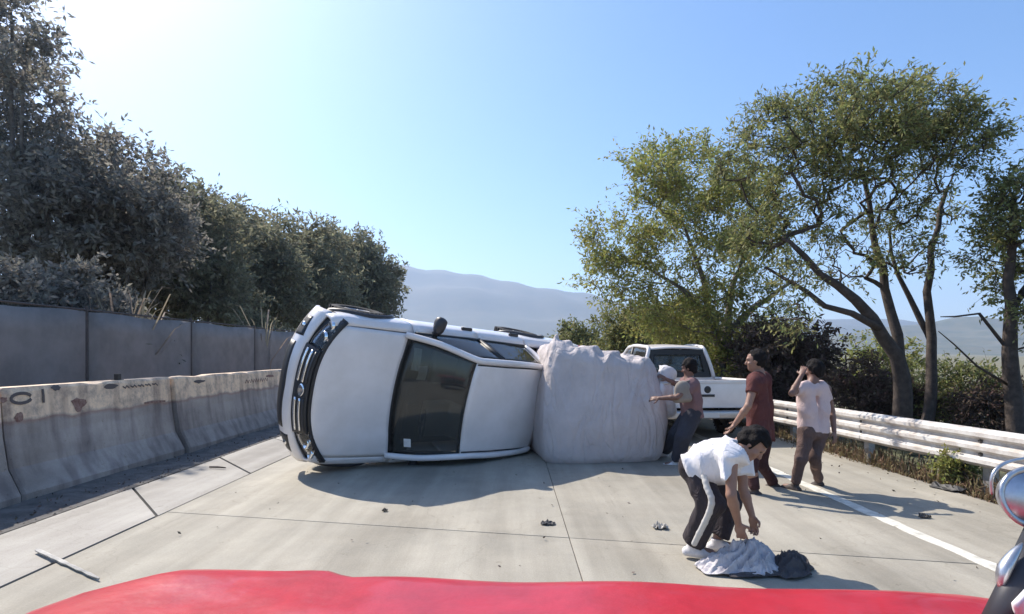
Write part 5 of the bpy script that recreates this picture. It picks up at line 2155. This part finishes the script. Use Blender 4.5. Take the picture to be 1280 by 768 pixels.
def junk(name, label, px, py, size, m, seed, cat, flat=0.35, rot=0.0, group=None):
    r_ = np.random.RandomState(seed)
    p_ = G(px, py)
    t = thing(name, label, cat, p_, group, (0, 0, rot))
    n, k_ = 9, 7
    A = np.zeros((n, k_, 3))
    for i, a in enumerate(np.linspace(-1, 1, n)):
        for j, b in enumerate(np.linspace(-1, 1, k_)):
            w = 1 - .25 * abs(a) ** 3
            A[i, j] = (a * size[0] / 2 * (1 + r_.uniform(-.1, .1)), b * size[1] / 2 * w * (1 + r_.uniform(-.12, .12)), .012 + size[2] * abs(r_.normal()) * (1 - .5 * a * a))
    mb = MB()
    mb.slab(A[::-1] if False else A, .008)
    mb.build("scrap", m, t)
    return t


junk("broken_panel", "dark flat broken plate lying by the grass under the guardrail", 1184, 612, (.22, .34, .03), M_junk, 1, "debris", rot=.25)
junk("crumpled_wrapper", "small crumpled pale wrapper on the road left of the bending man", 825, 661, (.13, .10, .022), M_wrap, 2, "litter")
junk("flat_scrap", "small dark flat scrap beside the long road joint below the pickup", 685, 656, (.13, .09, .01), M_junk, 3, "litter")
junk("dark_chip", "small dark chip on the white edge line among the men's shadows", 1156, 648, (.10, .06, .02), M_junk, 4, "litter")
junk("tiny_chip", "tiny dark chip on the sunlit concrete below the pickup's bonnet", 481, 640, (.05, .04, .015), M_junk, 6, "litter")
a_, b_ = G(262, 585), G(282, 586)
t = thing("dark_stick", "short dark stick lying on the gutter slab near the pickup's nose", "stick", a_)
mb = MB()
mb.tube([np.array([0, 0, .012]), (b_ - a_) * .5 + [0, .01, .014], b_ - a_ + np.array([0, 0, .012])], [.012, .014, .009], 6)
mb.build("twig", M_bark, t)
a_, b_ = G(46, 690), G(124, 727)
t = thing("pale_plank", "long pale splintered strip lying across the gutter edge, lower left", "plank", a_)
mb = MB()
d_ = b_ - a_
L_ = np.linalg.norm(d_)
Mx = Matrix.Rotation(math.atan2(d_[1], d_[0]), 4, 'Z')
A = np.zeros((14, 3, 3))
for i, u_ in enumerate(np.linspace(0, 1, 14)):
    w = .022 * (1 - .65 * u_) + rd.uniform(-.006, .006)
    for j in range(3):
        q = Mx @ Vector((u_ * L_, (j - 1) * w, .022 + .006 * (j == 1) + rd.uniform(-.002, .002)))
        A[i, j] = tuple(q)
mb.slab(A, .018)
mb.build("strip", M_plank, t)

# ================================================================== THE RED TRUCK WE LOOK OVER
def red_paint():
    m = mat("red_truck_paint", (0.44, 0.014, 0.028), 0.42, var=0.25, vscale=9.0, color2=(0.35, 0.011, 0.022), coat=0.2, bump=0.006, bscale=14, spec=0.35)
    return m


M_red = red_paint()
M_silver = mat("scuffed_silver", (0.62, 0.62, 0.63), 0.3, metal=0.85, var=0.25, vscale=25)
M_white_panel = mat("white_panel", (0.75, 0.75, 0.76), 0.5)
rig = thing("red_truck", "red truck whose battered bonnet fills the bottom of the photo", "truck", (0.12, 0.2, 0))
OFF = np.array([0.12, 0.2, 0])
fr_px = [(30, 774), (60, 757), (120, 738), (222, 716), (300, 713), (404, 711), (418, 713), (430, 721), (520, 722), (700, 727), (850, 731), (1000, 735), (1120, 740), (1200, 746), (1244, 752)]
nx, ny = 81, 26
A = np.zeros((nx, ny, 3))
hb = wave_noise(np.random.RandomState(14), 10, .8, 2.4)
ex = np.array([p_[0] for p_ in fr_px], float)
ey = np.array([p_[1] for p_ in fr_px], float)
for i, px in enumerate(np.linspace(30, 1244, nx)):
    py = np.interp(px, ex, ey)
    z0 = 1.07 - .06 * max(0, (abs(px - 640) - 430) / 200) ** 2
    Y0 = (CAMH - z0) * FOC / (py - HY)
    X0 = (px - CX) * Y0 / FOC
    xb = 0.10 + (X0 - 0.10) * 1.0
    for j, v in enumerate(np.linspace(0, 1, ny)):
        y = Y0 - v * (Y0 - 0.30)
        z = z0 + .05 * math.sin(min(v * 1.3, 1) * PI / 2) * (1 - .5 * abs(X0) ** 2)
        z += .008 * float(hb(X0, y, 0)) - .012 * max(0, 1 - v / .05) ** 2
        cr = math.exp(-((y - (Y0 - .10 - .05 * math.sin(X0 * 5 + 1))) / .010) ** 2)
        z += .004 * cr
        cr = math.exp(-(((X0 + .62) * .55 + (y - 1.22)) / .012) ** 2) * (1 if -.75 < X0 < -.30 else 0)
        z += .005 * cr
        A[i, j] = (X0 - OFF[0], y - OFF[1], z)
mb = MB()
mb.slab(A, .012)
hood = mb.build("hood", M_red, rig, True)
# rolled, worn front lip
mb = MB()
mb.tube(A[:, 0] + [0, 0.0, -.010], .011, 8)
mb.build("front_lip", M_red, hood, True)
# nose of the truck below the bonnet: grille panel, bumper, wings and wheels
mb = MB()
mb.box((-.86, .72, .45), (.84, .80, .99))
mb.build("nose_panel", M_red, rig, False, bevel=.02)
mb = MB()
mb.box((-.62, .80, .58), (.60, .83, .88))
for k_ in range(7):
    mb.box((-.60, .83, .60 + .04 * k_), (.58, .845, .615 + .04 * k_))
mb.build("grille", M_black, rig, False)
mb = MB()
mb.box((-.95, .74, .32), (.93, .92, .50))
mb.build("bumper", M_black, rig, False, bevel=.03)
for s in (1, -1):
    mb = MB()
    mb.lathe([(0, .05), (.07, .04), (.09, 0), (.09, -.04)], 18, Matrix.Translation(Vector((s * .72, .82, .76))) @ Matrix.Rotation(R(-90), 4, 'X'))
    mb.build("headlight", M_chrome, rig, True)
    mb = MB()
    mb.slab(np.array([[(s * .86 + s * .05 * math.sin(PI * v), .70 - 1.5 * u_, .45 + .56 * v) for v in np.linspace(0, 1, 7)] for u_ in np.linspace(0, 1, 6)]), .02)
    mb.build("wing", M_red, rig, True)
    Mx = Matrix.Translation(Vector((s * .80, -.05, .36))) @ Matrix.Rotation(R(90), 4, 'Y')
    mb = MB()
    mb.lathe([(.2, -.1), (.33, -.1), (.36, -.06), (.36, .06), (.33, .1), (.2, .1), (.2, -.1)], 24, Mx)
    wh = mb.build("wheel", M_rubber, rig, True)
    mb = MB()
    mb.lathe([(.2, -.06), (.2, .07), (.05, .03), (0, .03)], 20, Mx)
    mb.build("rim", M_alloy, wh, True)
# round wing mirror and its arm at the right
c = P(1289, 622, 1.15) - OFF
Mx = Matrix.Translation(Vector(c)) @ Matrix.Rotation(R(80), 4, 'X') @ Matrix.Rotation(R(-12), 4, 'Y')
mb = MB()
mb.lathe([(0, -.045), (.03, -.042), (.050, -.025), (.060, .0), (.064, .010), (.060, .016), (.052, .010)], 28, Mx)
mir = mb.build("mirror", M_silver, rig, True)
mb = MB()
mb.lathe([(0, .022), (.025, .020), (.045, .014), (.053, .008)], 24, Mx)
mb.build("mirror_glass", M_silver, mir, True)
mb = MB()
mb.tube(curve_pts([P(1240, 618, 1.16) - OFF, P(1239, 600, 1.16) - OFF, P(1246, 586, 1.16) - OFF, P(1262, 577, 1.17) - OFF, P(1290, 572, 1.18) - OFF], 12), .0035, 6)
mb.build("mirror_arm", M_silver, mir, True)
q0, q1 = P(1246, 790, 1.05) - OFF, P(1300, 668, 1.12) - OFF
mb = MB()
mb.tube([q0, q0 * .5 + q1 * .5 + np.array([.002, 0, .003]), q1], [.030, .028, .026], 10)
mb.build("wing_bar", M_trim, rig, True)
mb = MB()
q = [P(1250, 737, 1.08) - OFF, P(1254, 715, 1.08) - OFF, P(1264, 697, 1.085) - OFF, P(1278, 679, 1.09) - OFF]
mb.tube(curve_pts(q, 9), [.003, .009, .012, .013, .013, .012, .010, .007, .002], 10, flat=.8)
mb.build("side_repeater", M_silver, rig, True)
mb = MB()
mb.slab(np.array([[P(1272 + 40 * u_, 772 - 44 * v * (0.3 + u_), 1.02 - .02 * v) - OFF for v in np.linspace(0, 1, 4)] for u_ in np.linspace(0, 1, 5)]), .01)
mb.build("side_panel", M_white_panel, rig, True)

# ================================================================== HAZE
HZ = bpy.data.materials.new("haze_air")
HZ.use_nodes = True
nt = HZ.node_tree
nt.nodes.clear()
pvn = nt.nodes.new("ShaderNodeVolumePrincipled")
pvn.inputs["Color"].default_value = (0.58, 0.74, 1.0, 1)
pvn.inputs["Density"].default_value = 0.00028
pvn.inputs["Anisotropy"].default_value = 0.3
ho = nt.nodes.new("ShaderNodeOutputMaterial")
nt.links.new(pvn.outputs[0], ho.inputs["Volume"])
mb = MB()
mb.box((-3900, -1000, -60), (3900, 3900, 470))
tag(mb.build("haze", HZ), kind='stuff')
